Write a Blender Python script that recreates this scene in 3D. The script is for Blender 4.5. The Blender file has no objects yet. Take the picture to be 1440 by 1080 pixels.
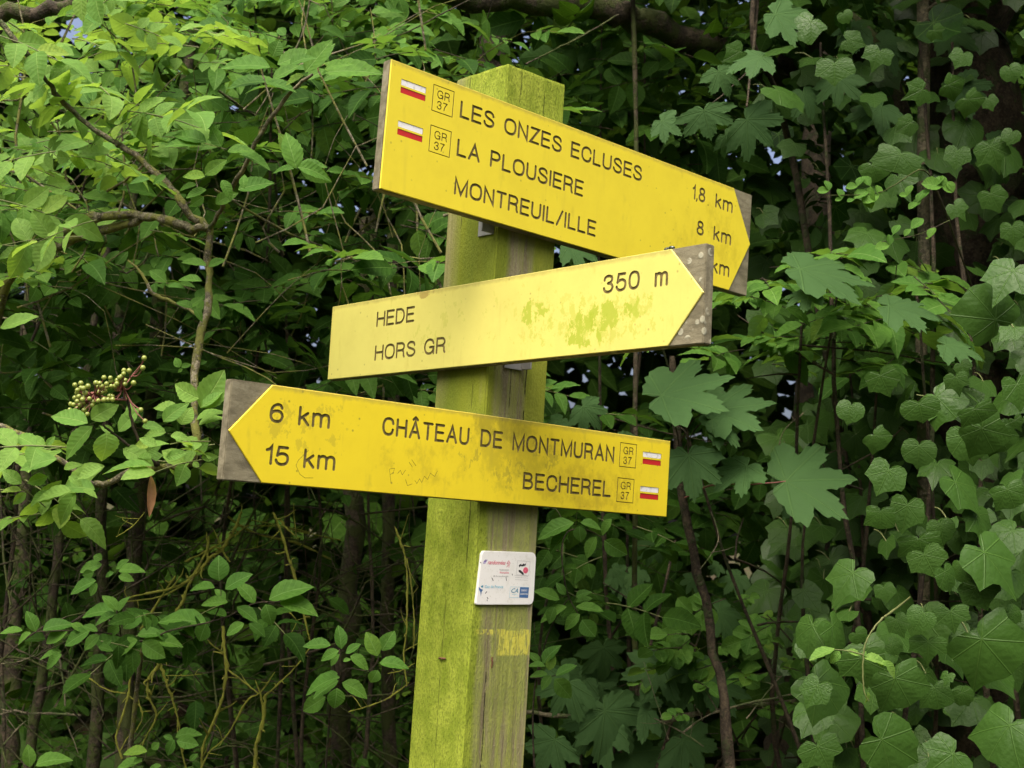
import bpy, bmesh, math, random
import numpy as np
from mathutils import Vector, Matrix
random.seed(7); rng = np.random.default_rng(7)
R = math.radians
S = bpy.context.scene
COL = S.collection
EYE = 1.55
PITCH, ROLL, FPX = 0.1089, 0.06401, 1813.91

# ---------------------------------------------------------------- camera
fw = Vector((0, math.cos(PITCH), math.sin(PITCH)))
x0 = Vector((1, 0, 0)); u0 = x0.cross(fw)
CX = math.cos(ROLL)*x0 + math.sin(ROLL)*u0
CU = -math.sin(ROLL)*x0 + math.cos(ROLL)*u0
cam_d = bpy.data.cameras.new('camera'); cam = bpy.data.objects.new('camera', cam_d); COL.objects.link(cam)
cam_d.sensor_width = 36; cam_d.lens = FPX/1440*36; cam_d.clip_start = 0.05; cam_d.clip_end = 2000
m = Matrix((CX, CU, -fw)).transposed().to_4x4(); m.translation = Vector((0, 0, EYE)); cam.matrix_world = m
cam_d.dof.use_dof = True; cam_d.dof.focus_distance = 1.8; cam_d.dof.aperture_fstop = 14
S.camera = cam

# ---------------------------------------------------------------- light
SUN_EL, SUN_AZ = R(60), R(203)         # azimuth clockwise from +Y: behind and to the left of the camera
w = bpy.data.worlds.new('World'); S.world = w; w.use_nodes = True
nt = w.node_tree; bg = nt.nodes['Background']
sky = nt.nodes.new('ShaderNodeTexSky'); sky.sky_type = 'NISHITA'; sky.sun_disc = False
sky.sun_elevation = SUN_EL; sky.sun_rotation = SUN_AZ; sky.air_density = 0.6; sky.dust_density = 9.0; sky.ozone_density = 0.6
nt.links.new(sky.outputs[0], bg.inputs[0]); bg.inputs[1].default_value = 0.14
sd = bpy.data.lights.new('sun', 'SUN'); sd.energy = 1.4; sd.angle = R(70); sd.color = (1, 0.97, 0.9)
so = bpy.data.objects.new('sun', sd); COL.objects.link(so)
sv = Vector((math.sin(SUN_AZ)*math.cos(SUN_EL), math.cos(SUN_AZ)*math.cos(SUN_EL), math.sin(SUN_EL)))
so.rotation_euler = sv.to_track_quat('Z', 'Y').to_euler()
S.view_settings.view_transform = 'Standard'; S.view_settings.look = 'None'
S.view_settings.exposure = 1.25; S.view_settings.gamma = 1

# ---------------------------------------------------------------- helpers
def ray(px, py):
    return CX*((px-720)/FPX) - CU*((py-540)/FPX) + fw
def P(px, py, y):
    """the point of the place that lies y metres ahead, seen in this direction"""
    d = ray(px, py); return Vector((0, 0, EYE)) + d*(y/d.y)
def scale_at(y): return y/FPX            # metres per photo pixel at distance y

def tag(o, label=None, cat=None, group=None, kind=None):
    if label: o['label'] = label
    if cat: o['category'] = cat
    if group: o['group'] = group
    if kind: o['kind'] = kind
    return o
def obj(name, me, mat=None, parent=None, mw=None):
    o = bpy.data.objects.new(name, me); COL.objects.link(o)
    if mat is not None and me is not None and not me.materials: me.materials.append(mat)
    if parent is not None:
        o.parent = parent
    if mw is not None: o.matrix_basis = mw
    return o
def empty(name, loc=(0, 0, 0), mw=None):
    o = bpy.data.objects.new(name, None); COL.objects.link(o); o.empty_display_size = .05
    if mw is not None: o.matrix_basis = mw
    else: o.location = loc
    return o
def mesh_np(name, V, F, smooth=True, uv=None, tint=None):
    """V (n,3); F list of equally long index rows or list of tuples"""
    me = bpy.data.meshes.new(name)
    V = np.asarray(V, np.float32)
    if isinstance(F, np.ndarray):
        k = F.shape[1]; nf = len(F)
        me.vertices.add(len(V)); me.vertices.foreach_set('co', V.ravel())
        me.loops.add(nf*k); me.loops.foreach_set('vertex_index', F.astype(np.int32).ravel())
        me.polygons.add(nf); me.polygons.foreach_set('loop_start', np.arange(0, nf*k, k, dtype=np.int32))
        me.update(calc_edges=True)
    else:
        me.from_pydata([tuple(map(float, v)) for v in V], [], [tuple(map(int, f)) for f in F]); me.update()
    if smooth: me.polygons.foreach_set('use_smooth', np.ones(len(me.polygons), bool))
    if uv is not None:
        l = me.uv_layers.new(name='UVMap'); idx = np.zeros(len(me.loops), np.int32); me.loops.foreach_get('vertex_index', idx)
        l.data.foreach_set('uv', np.asarray(uv, np.float32)[idx].ravel())
    if tint is not None:
        a = me.attributes.new('tint', 'FLOAT', 'POINT'); a.data.foreach_set('value', np.asarray(tint, np.float32))
    return me

# node helper
class NT:
    def __init__(s, name):
        s.m = bpy.data.materials.new(name); s.m.use_nodes = True; s.t = s.m.node_tree
        s.b = s.t.nodes['Principled BSDF']; s.out = s.t.nodes['Material Output']
    def n(s, typ, **kw):
        nd = s.t.nodes.new(typ)
        for k, v in kw.items():
            if k.startswith('i_'):
                key = k[2:]; key = int(key) if key.isdigit() else key
                s.set(nd.inputs[key], v)
            else: setattr(nd, k, v)
        return nd
    def set(s, inp, v):
        if hasattr(v, 'links') or isinstance(v, bpy.types.NodeSocket): s.t.links.new(v, inp)
        elif isinstance(v, bpy.types.Node): s.t.links.new(v.outputs[0], inp)
        else: inp.default_value = v
    def math(s, op, a, b=0.0, c=0.0, clamp=False):
        nd = s.t.nodes.new('ShaderNodeMath'); nd.operation = op; nd.use_clamp = clamp
        s.set(nd.inputs[0], a); s.set(nd.inputs[1], b); s.set(nd.inputs[2], c); return nd.outputs[0]
    def ramp(s, v, lo, hi):                     # smooth 0..1
        nd = s.t.nodes.new('ShaderNodeMapRange'); nd.interpolation_type = 'SMOOTHSTEP'
        s.set(nd.inputs[0], v); nd.inputs[1].default_value = lo; nd.inputs[2].default_value = hi; return nd.outputs[0]
    def mix(s, f, a, b, typ='MIX'):
        nd = s.t.nodes.new('ShaderNodeMix'); nd.data_type = 'RGBA'; nd.blend_type = typ; nd.clamp_factor = True
        s.set(nd.inputs[0], f)
        s.set(nd.inputs[6], a if not isinstance(a, tuple) else (*a, 1)[:4]); s.set(nd.inputs[7], b if not isinstance(b, tuple) else (*b, 1)[:4])
        return nd.outputs[2]
    def noise(s, scale, detail=4, rough=.55, vec=None, stretch=None, dist=0.0, seed=0.0):
        v = vec or s.objc()
        if stretch or seed:
            mp = s.n('ShaderNodeMapping'); s.set(mp.inputs[0], v); mp.inputs[3].default_value = stretch or (1, 1, 1); mp.inputs[1].default_value = (seed, seed*.7, seed*1.3); v = mp.outputs[0]
        nd = s.n('ShaderNodeTexNoise'); s.set(nd.inputs['Vector'], v); nd.inputs['Scale'].default_value = scale
        nd.inputs['Detail'].default_value = detail; nd.inputs['Roughness'].default_value = rough; nd.inputs['Distortion'].default_value = dist
        return nd.outputs[0]
    def objc(s):
        if not hasattr(s, '_tc'): s._tc = s.n('ShaderNodeTexCoord')
        return s._tc.outputs['Object']
    def xyz(s):
        if not hasattr(s, '_x'): s._x = s.n('ShaderNodeSeparateXYZ', i_0=s.objc())
        return s._x.outputs
    def bump(s, h, strength=.5, dist=.002):
        nd = s.n('ShaderNodeBump'); nd.inputs['Strength'].default_value = strength; nd.inputs['Distance'].default_value = dist
        s.set(nd.inputs['Height'], h); s.t.links.new(nd.outputs[0], s.b.inputs['Normal']); return nd.outputs[0]
    def base(s, c, rough=.6, spec=.4):
        s.set(s.b.inputs['Base Color'], c if not isinstance(c, tuple) else (*c, 1)[:4]); s.set(s.b.inputs['Roughness'], rough)
        s.b.inputs['Specular IOR Level'].default_value = spec; return s.m

def leaf_mat(name, c1, c2, back, vein, kind, rough=.42, spec=.5, trans=.3, spots=0.0):
    s = NT(name)
    uv = s.n('ShaderNodeUVMap', uv_map='UVMap'); sp = s.n('ShaderNodeSeparateXYZ', i_0=uv.outputs[0]); u, v = sp.outputs[0], sp.outputs[1]
    au = s.math('ABSOLUTE', u)
    oi = s.n('ShaderNodeObjectInfo'); at = s.n('ShaderNodeAttribute', attribute_name='tint')
    rnd = s.math('FRACT', s.math('ADD', oi.outputs['Random'], at.outputs['Fac']))
    rnd2 = s.math('FRACT', s.math('MULTIPLY', rnd, 7.31))
    if kind == 'pinnate':
        mid = s.ramp(au, .016, .006)
        ph = s.math('FRACT', s.math('MULTIPLY', s.math('SUBTRACT', v, s.math('MULTIPLY', au, .75)), 8.0))
        d = s.math('ABSOLUTE', s.math('SUBTRACT', ph, .5))
        lat = s.ramp(d, .075, .02); rel = s.math('SUBTRACT', .5, d)
    else:
        ang = s.math('ABSOLUTE', s.math('ARCTAN2', u, v)); r = s.math('SQRT', s.math('ADD', s.math('MULTIPLY', u, u), s.math('MULTIPLY', v, v)))
        per = R(46)
        a2 = s.math('SUBTRACT', s.math('MULTIPLY', s.math('FRACT', s.math('ADD', s.math('DIVIDE', ang, per), .5)), per), per/2)
        perp = s.math('ABSOLUTE', s.math('MULTIPLY', r, s.math('SINE', a2)))
        mid = s.ramp(perp, .018, .005)
        ph = s.math('FRACT', s.math('MULTIPLY', s.math('SUBTRACT', r, s.math('MULTIPLY', perp, .9)), 7.0))
        d = s.math('ABSOLUTE', s.math('SUBTRACT', ph, .5)); lat = s.ramp(d, .07, .02); rel = s.math('SUBTRACT', .5, d)
    col = s.mix(rnd, c1, c2)
    yel = s.ramp(rnd2, .93, 1.0)
    col = s.mix(s.math('MULTIPLY', yel, .5), col, (c2[0]*1.9, c2[1]*1.35, c2[2]))
    nz = s.noise(9, 3, vec=uv.outputs[0], seed=3)
    col = s.mix(s.ramp(nz, .3, .75), col, s.mix(.5, col, (c1[0]*.55, c1[1]*.6, c1[2]*.6)))
    col = s.mix(s.math('MULTIPLY', lat, .3 if kind == 'pinnate' else .12), col, vein); col = s.mix(s.math('MULTIPLY', mid, .8), col, vein)
    if spots:
        sv_ = s.n('ShaderNodeTexVoronoi', i_Scale=4.0); cmb = s.n('ShaderNodeVectorMath', operation='ADD'); s.set(cmb.inputs[0], uv.outputs[0])
        s.set(cmb.inputs[1], s.n('ShaderNodeCombineXYZ', i_0=s.math('MULTIPLY', rnd, 40.0)).outputs[0]); s.set(sv_.inputs['Vector'], cmb.outputs[0])
        col = s.mix(s.math('MULTIPLY', s.ramp(sv_.outputs['Distance'], .11, .06), s.math('MULTIPLY', s.ramp(rnd2, .45, .55), spots)), col, (.035, .025, .01))
    geo = s.n('ShaderNodeNewGeometry')
    col = s.mix(s.math('MULTIPLY', geo.outputs['Backfacing'], .75), col, back)
    s.base(col, s.math('ADD', rough, s.math('MULTIPLY', rnd2, .15)), spec)
    hgt = s.math('ADD', s.math('MULTIPLY', rel, .36 if kind == 'pinnate' else .2), s.math('MULTIPLY', mid, -1.0))
    hgt = s.math('ADD', hgt, s.math('MULTIPLY', nz, .5))
    nrm = s.bump(hgt, .45, .004)
    tr = s.n('ShaderNodeBsdfTranslucent'); s.set(tr.inputs[0], s.mix(.6, col, (c2[0]*2.0, c2[1]*1.8, c2[2]*.6))); s.t.links.new(nrm, tr.inputs['Normal'])
    ms = s.n('ShaderNodeMixShader'); ms.inputs[0].default_value = trans
    s.t.links.new(s.b.outputs[0], ms.inputs[1]); s.t.links.new(tr.outputs[0], ms.inputs[2]); s.t.links.new(ms.outputs[0], s.out.inputs[0])
    return s.m

def bark_mat(name, c1, c2, moss, amount, scale=40):
    s = NT(name)
    a = s.noise(scale, 6, .65, stretch=(1, 1, .6)); b = s.noise(scale*.5, 5, .65, seed=5); g = s.noise(scale*4, 4, .7, seed=2)
    col = s.mix(s.ramp(a, .40, .60), c1, c2); col = s.mix(s.math('MULTIPLY', s.ramp(g, .52, .64), .65), col, (c1[0]*.5, c1[1]*.5, c1[2]*.5)); col = s.mix(s.math('MULTIPLY', s.ramp(g, .46, .38), .45), col, (min(1, c2[0]*1.7), min(1, c2[1]*1.7), min(1, c2[2]*1.6)))
    mm = s.math('MULTIPLY', s.ramp(s.math('ADD', b, s.math('MULTIPLY', g, .25)), .78-amount*.45, .84-amount*.35), .9)
    col = s.mix(mm, col, s.mix(g, moss, (moss[0]*.5, moss[1]*.6, moss[2]*.6)))
    s.base(col, .85, .25); s.bump(s.math('ADD', s.math('ADD', a, g), s.math('MULTIPLY', mm, .5)), 1.0, .004); return s.m

M = {}
M['elder'] = leaf_mat('elder_leaf', (.058, .150, .022), (.105, .225, .032), (.10, .19, .06), (.16, .29, .07), 'pinnate', .55, .10, .36, .5)
M['bright'] = leaf_mat('bright_leaf', (.12, .255, .045), (.20, .345, .065), (.16, .28, .07), (.24, .38, .09), 'pinnate', .55, .12, .42, .3)
M['shade'] = leaf_mat('shade_toned_leaf', (.018, .055, .006), (.038, .096, .010), (.05, .11, .026), (.08, .165, .03), 'pinnate', .6, .07, .32, .4)  # darker copy of the leaf green; woodland shade is put into the colour
M['ivy'] = leaf_mat('ivy_leaf', (.009, .034, .003), (.024, .074, .006), (.04, .09, .015), (.085, .17, .03), 'palmate', .32, .15, .15, .3)
M['maple'] = leaf_mat('sycamore_leaf', (.017, .060, .011), (.030, .090, .015), (.06, .12, .04), (.075, .16, .03), 'palmate', .62, .07, .3, 1.0)
M['far'] = leaf_mat('far_shade_toned_leaf', (.012, .034, .004), (.034, .076, .008), (.045, .085, .02), (.06, .115, .022), 'pinnate', .7, .04, .27)  # darkest leaf copy; the deep shade of the background is put into its colour
M['lichen_bark'] = bark_mat('lichen_bark', (.08, .07, .045), (.24, .215, .14), (.24, .235, .05), .5, 75)
M['yellow_lichen'] = bark_mat('yellow_lichen_bark', (.07, .065, .03), (.20, .18, .07), (.27, .27, .03), .85, 90)
M['moss_bark'] = bark_mat('moss_bark', (.03, .023, .015), (.07, .055, .035), (.06, .075, .015), .5, 30)
M['grey_bark'] = bark_mat('grey_bark', (.09, .08, .05), (.17, .15, .09), (.10, .13, .04), .35, 45)
M['brown_bark'] = bark_mat('brown_bark', (.028, .021, .013), (.065, .05, .03), (.05, .06, .02), .3, 40)

# ---------------------------------------------------------------- tubes
def tube_data(pts, rad, sides=7, sub=3, wob=.12, seed=None):
    """smooth tapered stem through the points"""
    r_ = np.random.default_rng(seed if seed is not None else int(rng.integers(1e9)))
    pts = [np.array(p, float) for p in pts]; n = len(pts)
    if not hasattr(rad, '__len__'): rad = [rad]*n
    C, Rr = [], []
    for i in range(n-1):
        p0 = pts[max(i-1, 0)]; p1 = pts[i]; p2 = pts[i+1]; p3 = pts[min(i+2, n-1)]
        for k in range(sub):
            t = k/sub
            C.append(.5*((2*p1)+(-p0+p2)*t+(2*p0-5*p1+4*p2-p3)*t*t+(-p0+3*p1-3*p2+p3)*t**3)); Rr.append(rad[i]*(1-t)+rad[i+1]*t)
    C.append(pts[-1]); Rr.append(rad[-1]); C = np.array(C); Rr = np.array(Rr)
    Rr = Rr*(1+r_.normal(0, wob, len(Rr)))
    C = C + r_.normal(0, 1, C.shape)*Rr[:, None]*.25
    T = np.gradient(C, axis=0); T /= np.linalg.norm(T, axis=1)[:, None]+1e-9
    a = np.array([0.31, .2, .93]); V = []
    for i in range(len(C)):
        n1 = np.cross(T[i], a); n1 /= np.linalg.norm(n1)+1e-9; n2 = np.cross(T[i], n1)
        for k in range(sides):
            th = 2*math.pi*k/sides; V.append(C[i]+Rr[i]*(math.cos(th)*n1+math.sin(th)*n2)*(1+r_.normal(0, wob*.4)))
    F = []
    for i in range(len(C)-1):
        for k in range(sides):
            k2 = (k+1) % sides; F.append((i*sides+k, i*sides+k2, (i+1)*sides+k2, (i+1)*sides+k))
    return np.array(V), np.array(F)
def join(parts):
    Vs, Fs, o = [], [], 0
    for V, F in parts: Vs.append(V); Fs.append(F+o); o += len(V)
    return np.concatenate(Vs), np.concatenate(Fs)
def stem(name, segs, mat, parent=None, sides=7, wob=.12):
    V, F = join([tube_data(p, r, sides, wob=wob) for p, r in segs]); return obj(name, mesh_np(name, V, F), mat, parent)

# ---------------------------------------------------------------- leaf shapes (base at origin, tip at +Y 1, face +Z)
def pinnate_leaf(hw, rows, cols, peak=.42, serr=0.0, fold=.22, droop=.18, ripple=.0, acum=1.0, twist=0., seed=0):
    r_ = np.random.default_rng(seed); V = []; UV = []
    us = np.linspace(-1, 1, 2*cols+1)
    al = peak/(1-peak)
    for i in range(rows+1):
        v = i/rows; b = .95
        wdt = (v**(al*b+1e-9))*((1-v)**(b*acum)); pk = al*b/(al*b+b*acum); wm = (pk**(al*b))*((1-pk)**(b*acum))
        wdt = hw*(wdt/wm) if 0 < v < 1 else 0.0
        if v == 0: wdt = hw*.04
        for j, u in enumerate(us):
            e = abs(u) == 1
            ww = wdt*(1+(serr if (e and i % 2) else (-serr if e else 0)))
            x = u*ww; y = v+(serr*.25 if (e and i % 2 and v < 1) else 0)
            z = abs(x)*fold*(1+.3*math.sin(v*3)) - droop*v*v + ripple*math.sin(v*22+u*2+seed)*abs(u)*hw
            x += twist*v*v*.3
            V.append((x, y, z)); UV.append((u*wdt, v))
    c = 2*cols+1; F = []
    for i in range(rows):
        for j in range(c-1): F.append((i*c+j, i*c+j+1, (i+1)*c+j+1, (i+1)*c+j))
    return np.array(V), np.array(F), np.array(UV)
def palmate_leaf(outline, rings, dome=-.12, ridge=.03, per=46, seed=0, edge=0.02, teeth=0):
    r_ = np.random.default_rng(seed); pts = []
    full = [(a, r) for a, r in outline] + [(-a, r) for a, r in outline[::-1] if 0 < a < 180]
    full = [(a+r_.normal(0, 1.2 if not teeth else .25), r*(1+r_.normal(0, .035 if not teeth else .02))) for a, r in full]
    n = len(full); V = [(0, 0, 0)]; 
    for k in range(1, rings+1):
        t = k/rings
        for a, r in full:
            rr = r*t; th = R(a); q = ((abs(a)/per+.5) % 1)-.5
            z = dome*rr*rr - ridge*(1-abs(q)*2)*rr*1.6 + ridge*rr + (r_.normal(0, edge) if k == rings else 0)
            V.append((rr*math.sin(th), rr*math.cos(th), z))
    F = []
    for j in range(n): F.append((0, 1+(j+1) % n, 1+j, 0))
    T3 = [(0, 1+(j+1) % n, 1+j) for j in range(n)]
    Q = []
    for k in range(rings-1):
        for j in range(n):
            a = 1+k*n+j; b = 1+k*n+(j+1) % n; Q += [(a, b, b+n), (a, b+n, a+n)]
    F = np.array(T3+Q)[:, ::-1]; V = np.array(V)
    return V, F, V[:, :2].copy()
IVY = [[(0, 1), (9, .83), (20, .7), (30, .66), (42, .7), (54, .74), (64, .66), (78, .58), (95, .55), (112, .55), (130, .5), (150, .38), (168, .2), (180, .06)],
       [(0, 1), (8, .82), (18, .62), (30, .58), (42, .66), (52, .76), (60, .68), (74, .58), (90, .6), (104, .6), (124, .48), (148, .36), (166, .2), (180, .05)],
       [(0, 1), (12, .86), (26, .78), (40, .74), (56, .7), (72, .64), (90, .6), (110, .56), (132, .5), (152, .38), (168, .22), (180, .07)],
       [(0, .98), (10, .9), (24, .86), (38, .92), (46, .95), (56, .84), (72, .68), (90, .66), (104, .7), (116, .66), (134, .46), (152, .34), (168, .2), (180, .06)]]
MXY = [(0, 1), (.05, .9), (.10, .87), (.10, .8), (.17, .78), (.165, .7), (.2, .66), (.19, .58), (.2, .5), (.27, .55), (.36, .64), (.4, .62), (.49, .70), (.53, .66), (.69, .71), (.66, .61), (.72, .57), (.64, .49), (.67, .43), (.58, .36), (.48, .27), (.56, .25), (.62, .26), (.68, .19), (.8, .13), (.71, .06), (.7, -.01), (.6, -.03), (.56, -.1), (.45, -.11), (.38, -.18), (.28, -.18), (.2, -.22), (.1, -.18), (.04, -.1), (0, -.02)]
MAP = [[(math.degrees(math.atan2(x, y)), math.hypot(x, y)) for x, y in MXY]]
MAP.append([(a, r*(1+.07*math.sin(a*.09))) for a, r in MAP[0]]); MAP.append([(a, r*(1.04-.08*math.sin(a*.05+1))) for a, r in MAP[0]])
SH = {}      # kind -> list of (V,F,UV)
SH['elder'] = [pinnate_leaf(.275, 16, 2, .45, .035, .22, .1+.12*i, .035, 1.1, (i-1)*.25, i) for i in range(4)]
SH['oval'] = [pinnate_leaf(.31, 14, 2, .46, .022, .22, .14+.1*i, .03, 1.0, (i-1)*.2, 10+i) for i in range(4)]
SH['round'] = [pinnate_leaf(.38, 9, 2, .5, .02, .25, .12+.1*i, .03, .8, 0, 20+i) for i in range(3)]
SH['hang'] = [pinnate_leaf(.10, 10, 2, .5, .03, .9, .25, .15, 1.0, .3, 31)]
SH['ivy'] = [palmate_leaf(o, 3, -.14-.05*i, .035, 46, i, .012) for i, o in enumerate(IVY)]
SH['maple'] = [palmate_leaf(o, 4, -.08-.09*i, .03, 43, i, .012, .05) for i, o in enumerate(MAP+MAP[:1])]
LO = {'elder': pinnate_leaf(.25, 4, 1, .42, 0, .25, .2), 'oval': pinnate_leaf(.31, 4, 1, .46, 0, .22, .2), 'round': pinnate_leaf(.38, 4, 1, .5, 0, .25, .2), 'hang': SH['hang'][0],
      'ivy': palmate_leaf([(0, 1), (26, .68), (52, .76), (90, .58), (130, .5), (175, .1)], 1, -.15, .0), 'maple': palmate_leaf([(0, 1), (13, .82), (25, .63), (48, .94), (62, .76), (75, .6), (100, .73), (125, .5), (175, .1)], 1, -.12, .0)}
HI_ME = {}
def hi_mesh(kind, i, matkey):
    k = (kind, i, matkey)
    if k not in HI_ME:
        V, F, UV = SH[kind][i]; me = mesh_np('leaf', V, F, uv=UV); me.materials.append(M[matkey]); HI_ME[k] = me
    return HI_ME[k]

def frame(base, d, nrm, length, width=1.0):
    d = Vector(d).normalized(); n = Vector(nrm); n = (n - d*n.dot(d))
    if n.length < 1e-4: n = Vector((0, -1, .1)); n = n-d*n.dot(d)
    n.normalize(); x = d.cross(n)
    m = Matrix((x*length*width, d*length, n*length)).transposed().to_4x4(); m.translation = Vector(base); return m
def rv(s=1.0): return Vector(rng.normal(0, s, 3))

def inview(p, marg=60):
    q = p-Vector((0, 0, EYE)); d = q.dot(fw)
    if d < .1: return False
    x = 720+FPX*q.dot(CX)/d; y = 540-FPX*q.dot(CU)/d
    return -marg < x < 1440+marg and -marg < y < 1080+marg

HOLES = [(1035, 218, 15), (1093, 226, 8), (1037, 262, 5), (100, 30, 11), (118, 45, 5), (78, 75, 8), (60, 70, 5), (165, 68, 5), (115, 115, 5), (150, 155, 5), (30, 20, 6), (1397, 516, 7), (1409, 545, 7), (1407, 570, 6), (975, 602, 9), (988, 616, 6), (1110, 516, 6), (1108, 580, 5),
         (1058, 810, 4), (1030, 770, 5), (160, 540, 5), (25, 542, 5), (18, 574, 8), (735, 80, 6), (607, 545, 2), (604, 561, 2), (1138, 270, 4), (1115, 430, 4), (1100, 408, 4), (255, 470, 4), (990, 10, 6)]
def sees_hole(p, size=.1, g=.8):
    q = p-Vector((0, 0, EYE)); d = q.dot(fw); x = 720+FPX*q.dot(CX)/d; y = 540-FPX*q.dot(CU)/d; k = size*FPX/d*.42
    return any((x-h[0])**2+(y-h[1])**2 < (h[2]*g+k)**2 for h in HOLES)
class Plant:
    def __init__(s, name, label, cat, mat='elder', group=None, leafname='leaf'):
        s.name, s.label, s.cat, s.mat, s.group, s.ln = name, label, cat, mat, group, leafname
        s.leaves = []; s.twigs = []; s.fixed = []; s.stems = []
    def leaf(s, kind, mw, mat=None, prio=0):
        p = mw.translation; size = mw.col[1].length/max(p.y, .3)
        if not inview(p): size *= .01
        s.leaves.append((size+prio, kind, mw, mat or s.mat))
    def lp(s, kind, bx, by, tx, ty, wr, y, mat=None, dy=None, maxw=None):
        """a leaf whose base and tip are seen there, y metres ahead; wr is how wide it looks next to its length"""
        a = P(bx, by, y); dd = (rng.uniform(-.35, .1) if dy is None else dy)
        L2 = math.hypot(tx-bx, ty-by)*scale_at(y); b = P(tx, ty, y+dd*L2*.6)
        d = b-a; L = d.length; view = (a-Vector((0, 0, EYE))).normalized()
        nat = {'elder': .52, 'oval': .64, 'round': .78, 'ivy': 1.25, 'maple': 1.55, 'hang': .2}[kind]
        c = min(1, wr*L2/(L*nat)); wid = max(1.0, wr*L2/(L*nat)); wid = min(wid, 1.7)
        dn = d.normalized(); n0 = -view - dn*(-view).dot(dn); n0.normalize(); side = dn.cross(n0)
        if side.z < 0: side = -side
        c = max(c, .3); n = n0*c + side*math.sqrt(1-c*c)
        if n.dot(-view) < 0: n = -n
        s.leaf(kind, frame(a, d, n, L, wid), mat, prio=1)
        return a
    def hand(s, rows, kind, ox, oy, sc, y, mat=None, jy=.08):
        for r in rows:
            yy = y + rng.uniform(-jy, jy)
            s.lp(kind, r[0]/sc+ox, r[1]/sc+oy, r[2]/sc+ox, r[3]/sc+oy, r[4], yy, mat)
    def compound(s, p, d, n, length, kind='elder', pairs=2, lsize=None, mat=None):
        d = Vector(d).normalized(); n = Vector(n); n = (n-d*n.dot(d)).normalized(); side = d.cross(n)
        ls = lsize or length*.55; p = Vector(p); tip = p + d*length - Vector((0, 0, .12*length))
        pts = [p, p.lerp(tip, .5)+Vector((0, 0, .03*length)), tip]
        s.twigs.append((pts, [.0011, .0009, .0007]))
        for k in range(pairs):
            t = (.38+.6*k/max(pairs, 1)); q = p.lerp(tip, t)
            for sg in (-1, 1):
                dd = (side*sg + d*rng.uniform(.35, .75) + rv(.12)).normalized()
                s.leaf(kind, frame(q, dd, n+rv(.22), ls*rng.uniform(.75, 1.05), rng.uniform(.9, 1.1)), mat)
        s.leaf(kind, frame(tip, d+rv(.12), n+rv(.2), ls*rng.uniform(.95, 1.25)), mat)
    def fill(s, poly, n, y0, y1, kind='elder', size=.09, mode='compound', mat=None, nb=(0, -.6, .75), pairs=2, droop=.1, ntilt=.3, lateral=1.0):
        xs = [q[0] for q in poly]; ys = [q[1] for q in poly]; c = 0
        while c < n:
            px, py = rng.uniform(min(xs), max(xs)), rng.uniform(min(ys), max(ys))
            ins = False; j = len(poly)-1
            for i in range(len(poly)):
                xi, yi = poly[i]; xj, yj = poly[j]
                if (yi > py) != (yj > py) and px < (xj-xi)*(py-yi)/(yj-yi)+xi: ins = not ins
                j = i
            if not ins: continue
            c += 1; y = rng.uniform(y0, y1); p = P(px, py, y); sz = size*rng.uniform(.6, 1.25)
            if y > 2.2 and sees_hole(p, sz, .6): continue
            th = rng.uniform(0, 2*math.pi); nn = Vector(nb)+rv(ntilt)
            d = Vector((math.cos(th)*lateral, math.sin(th)*.7-.25, -droop+rng.normal(0, .18)))
            if mode == 'compound': s.compound(p, d, nn, sz*1.35, kind, pairs, sz*.72, mat)
            elif mode == 'hang':
                d = Vector((rng.normal(0, .7), rng.uniform(-1.1, -.2), -.85)); s.leaf(kind, frame(p, d, nn, sz, rng.uniform(.85, 1.15)), mat)
                if rng.random() < .35:
                    m_ = p+Vector((rng.normal(0, .02), .03, .02)); s.twigs.append(([p, (p+m_)/2+Vector((0, 0, .006)), m_], [.0011, .0011, .0012]))
            else: s.leaf(kind, frame(p, d, nn, sz, rng.uniform(.85, 1.15)), mat)
    def finish(s, origin, barkmat='lichen_bark', twigmat=None, cap=300, foliage='foliage', base=None):
        root = empty(s.name, origin); tag(root, s.label, s.cat, s.group); T = Matrix.Translation(-Vector(origin))
        for nm, pts, rad, mt in s.stems:
            V, F = tube_data(pts, rad, 9, 5, .10); obj(nm, mesh_np(nm, V-np.array(origin), F), M[mt], root)
        if s.twigs:
            V, F = join([tube_data(p, r, 4, 2, .05) for p, r in s.twigs]); o = obj('twigs', mesh_np('twigs', V-np.array(origin), F), M[twigmat] if twigmat else M_TWIG, root); o['kind'] = 'stuff'
        s.leaves.sort(key=lambda l: -l[0]); top = s.leaves[:cap]; rest = s.leaves[cap:]
        for _, kind, mw, mt in top:
            i = int(rng.integers(len(SH[kind]))); obj(s.ln, hi_mesh(kind, i, mt), None, root, T @ mw)
        if rest:
            mats = sorted(set(r[3] for r in rest)); me = leaf_cloud([(r[1], r[2], mats.index(r[3])) for r in rest], origin)
            for k in mats: me.materials.append(M[k])
            o = obj(foliage, me, None, root); o['kind'] = 'stuff'
        return root

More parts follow.
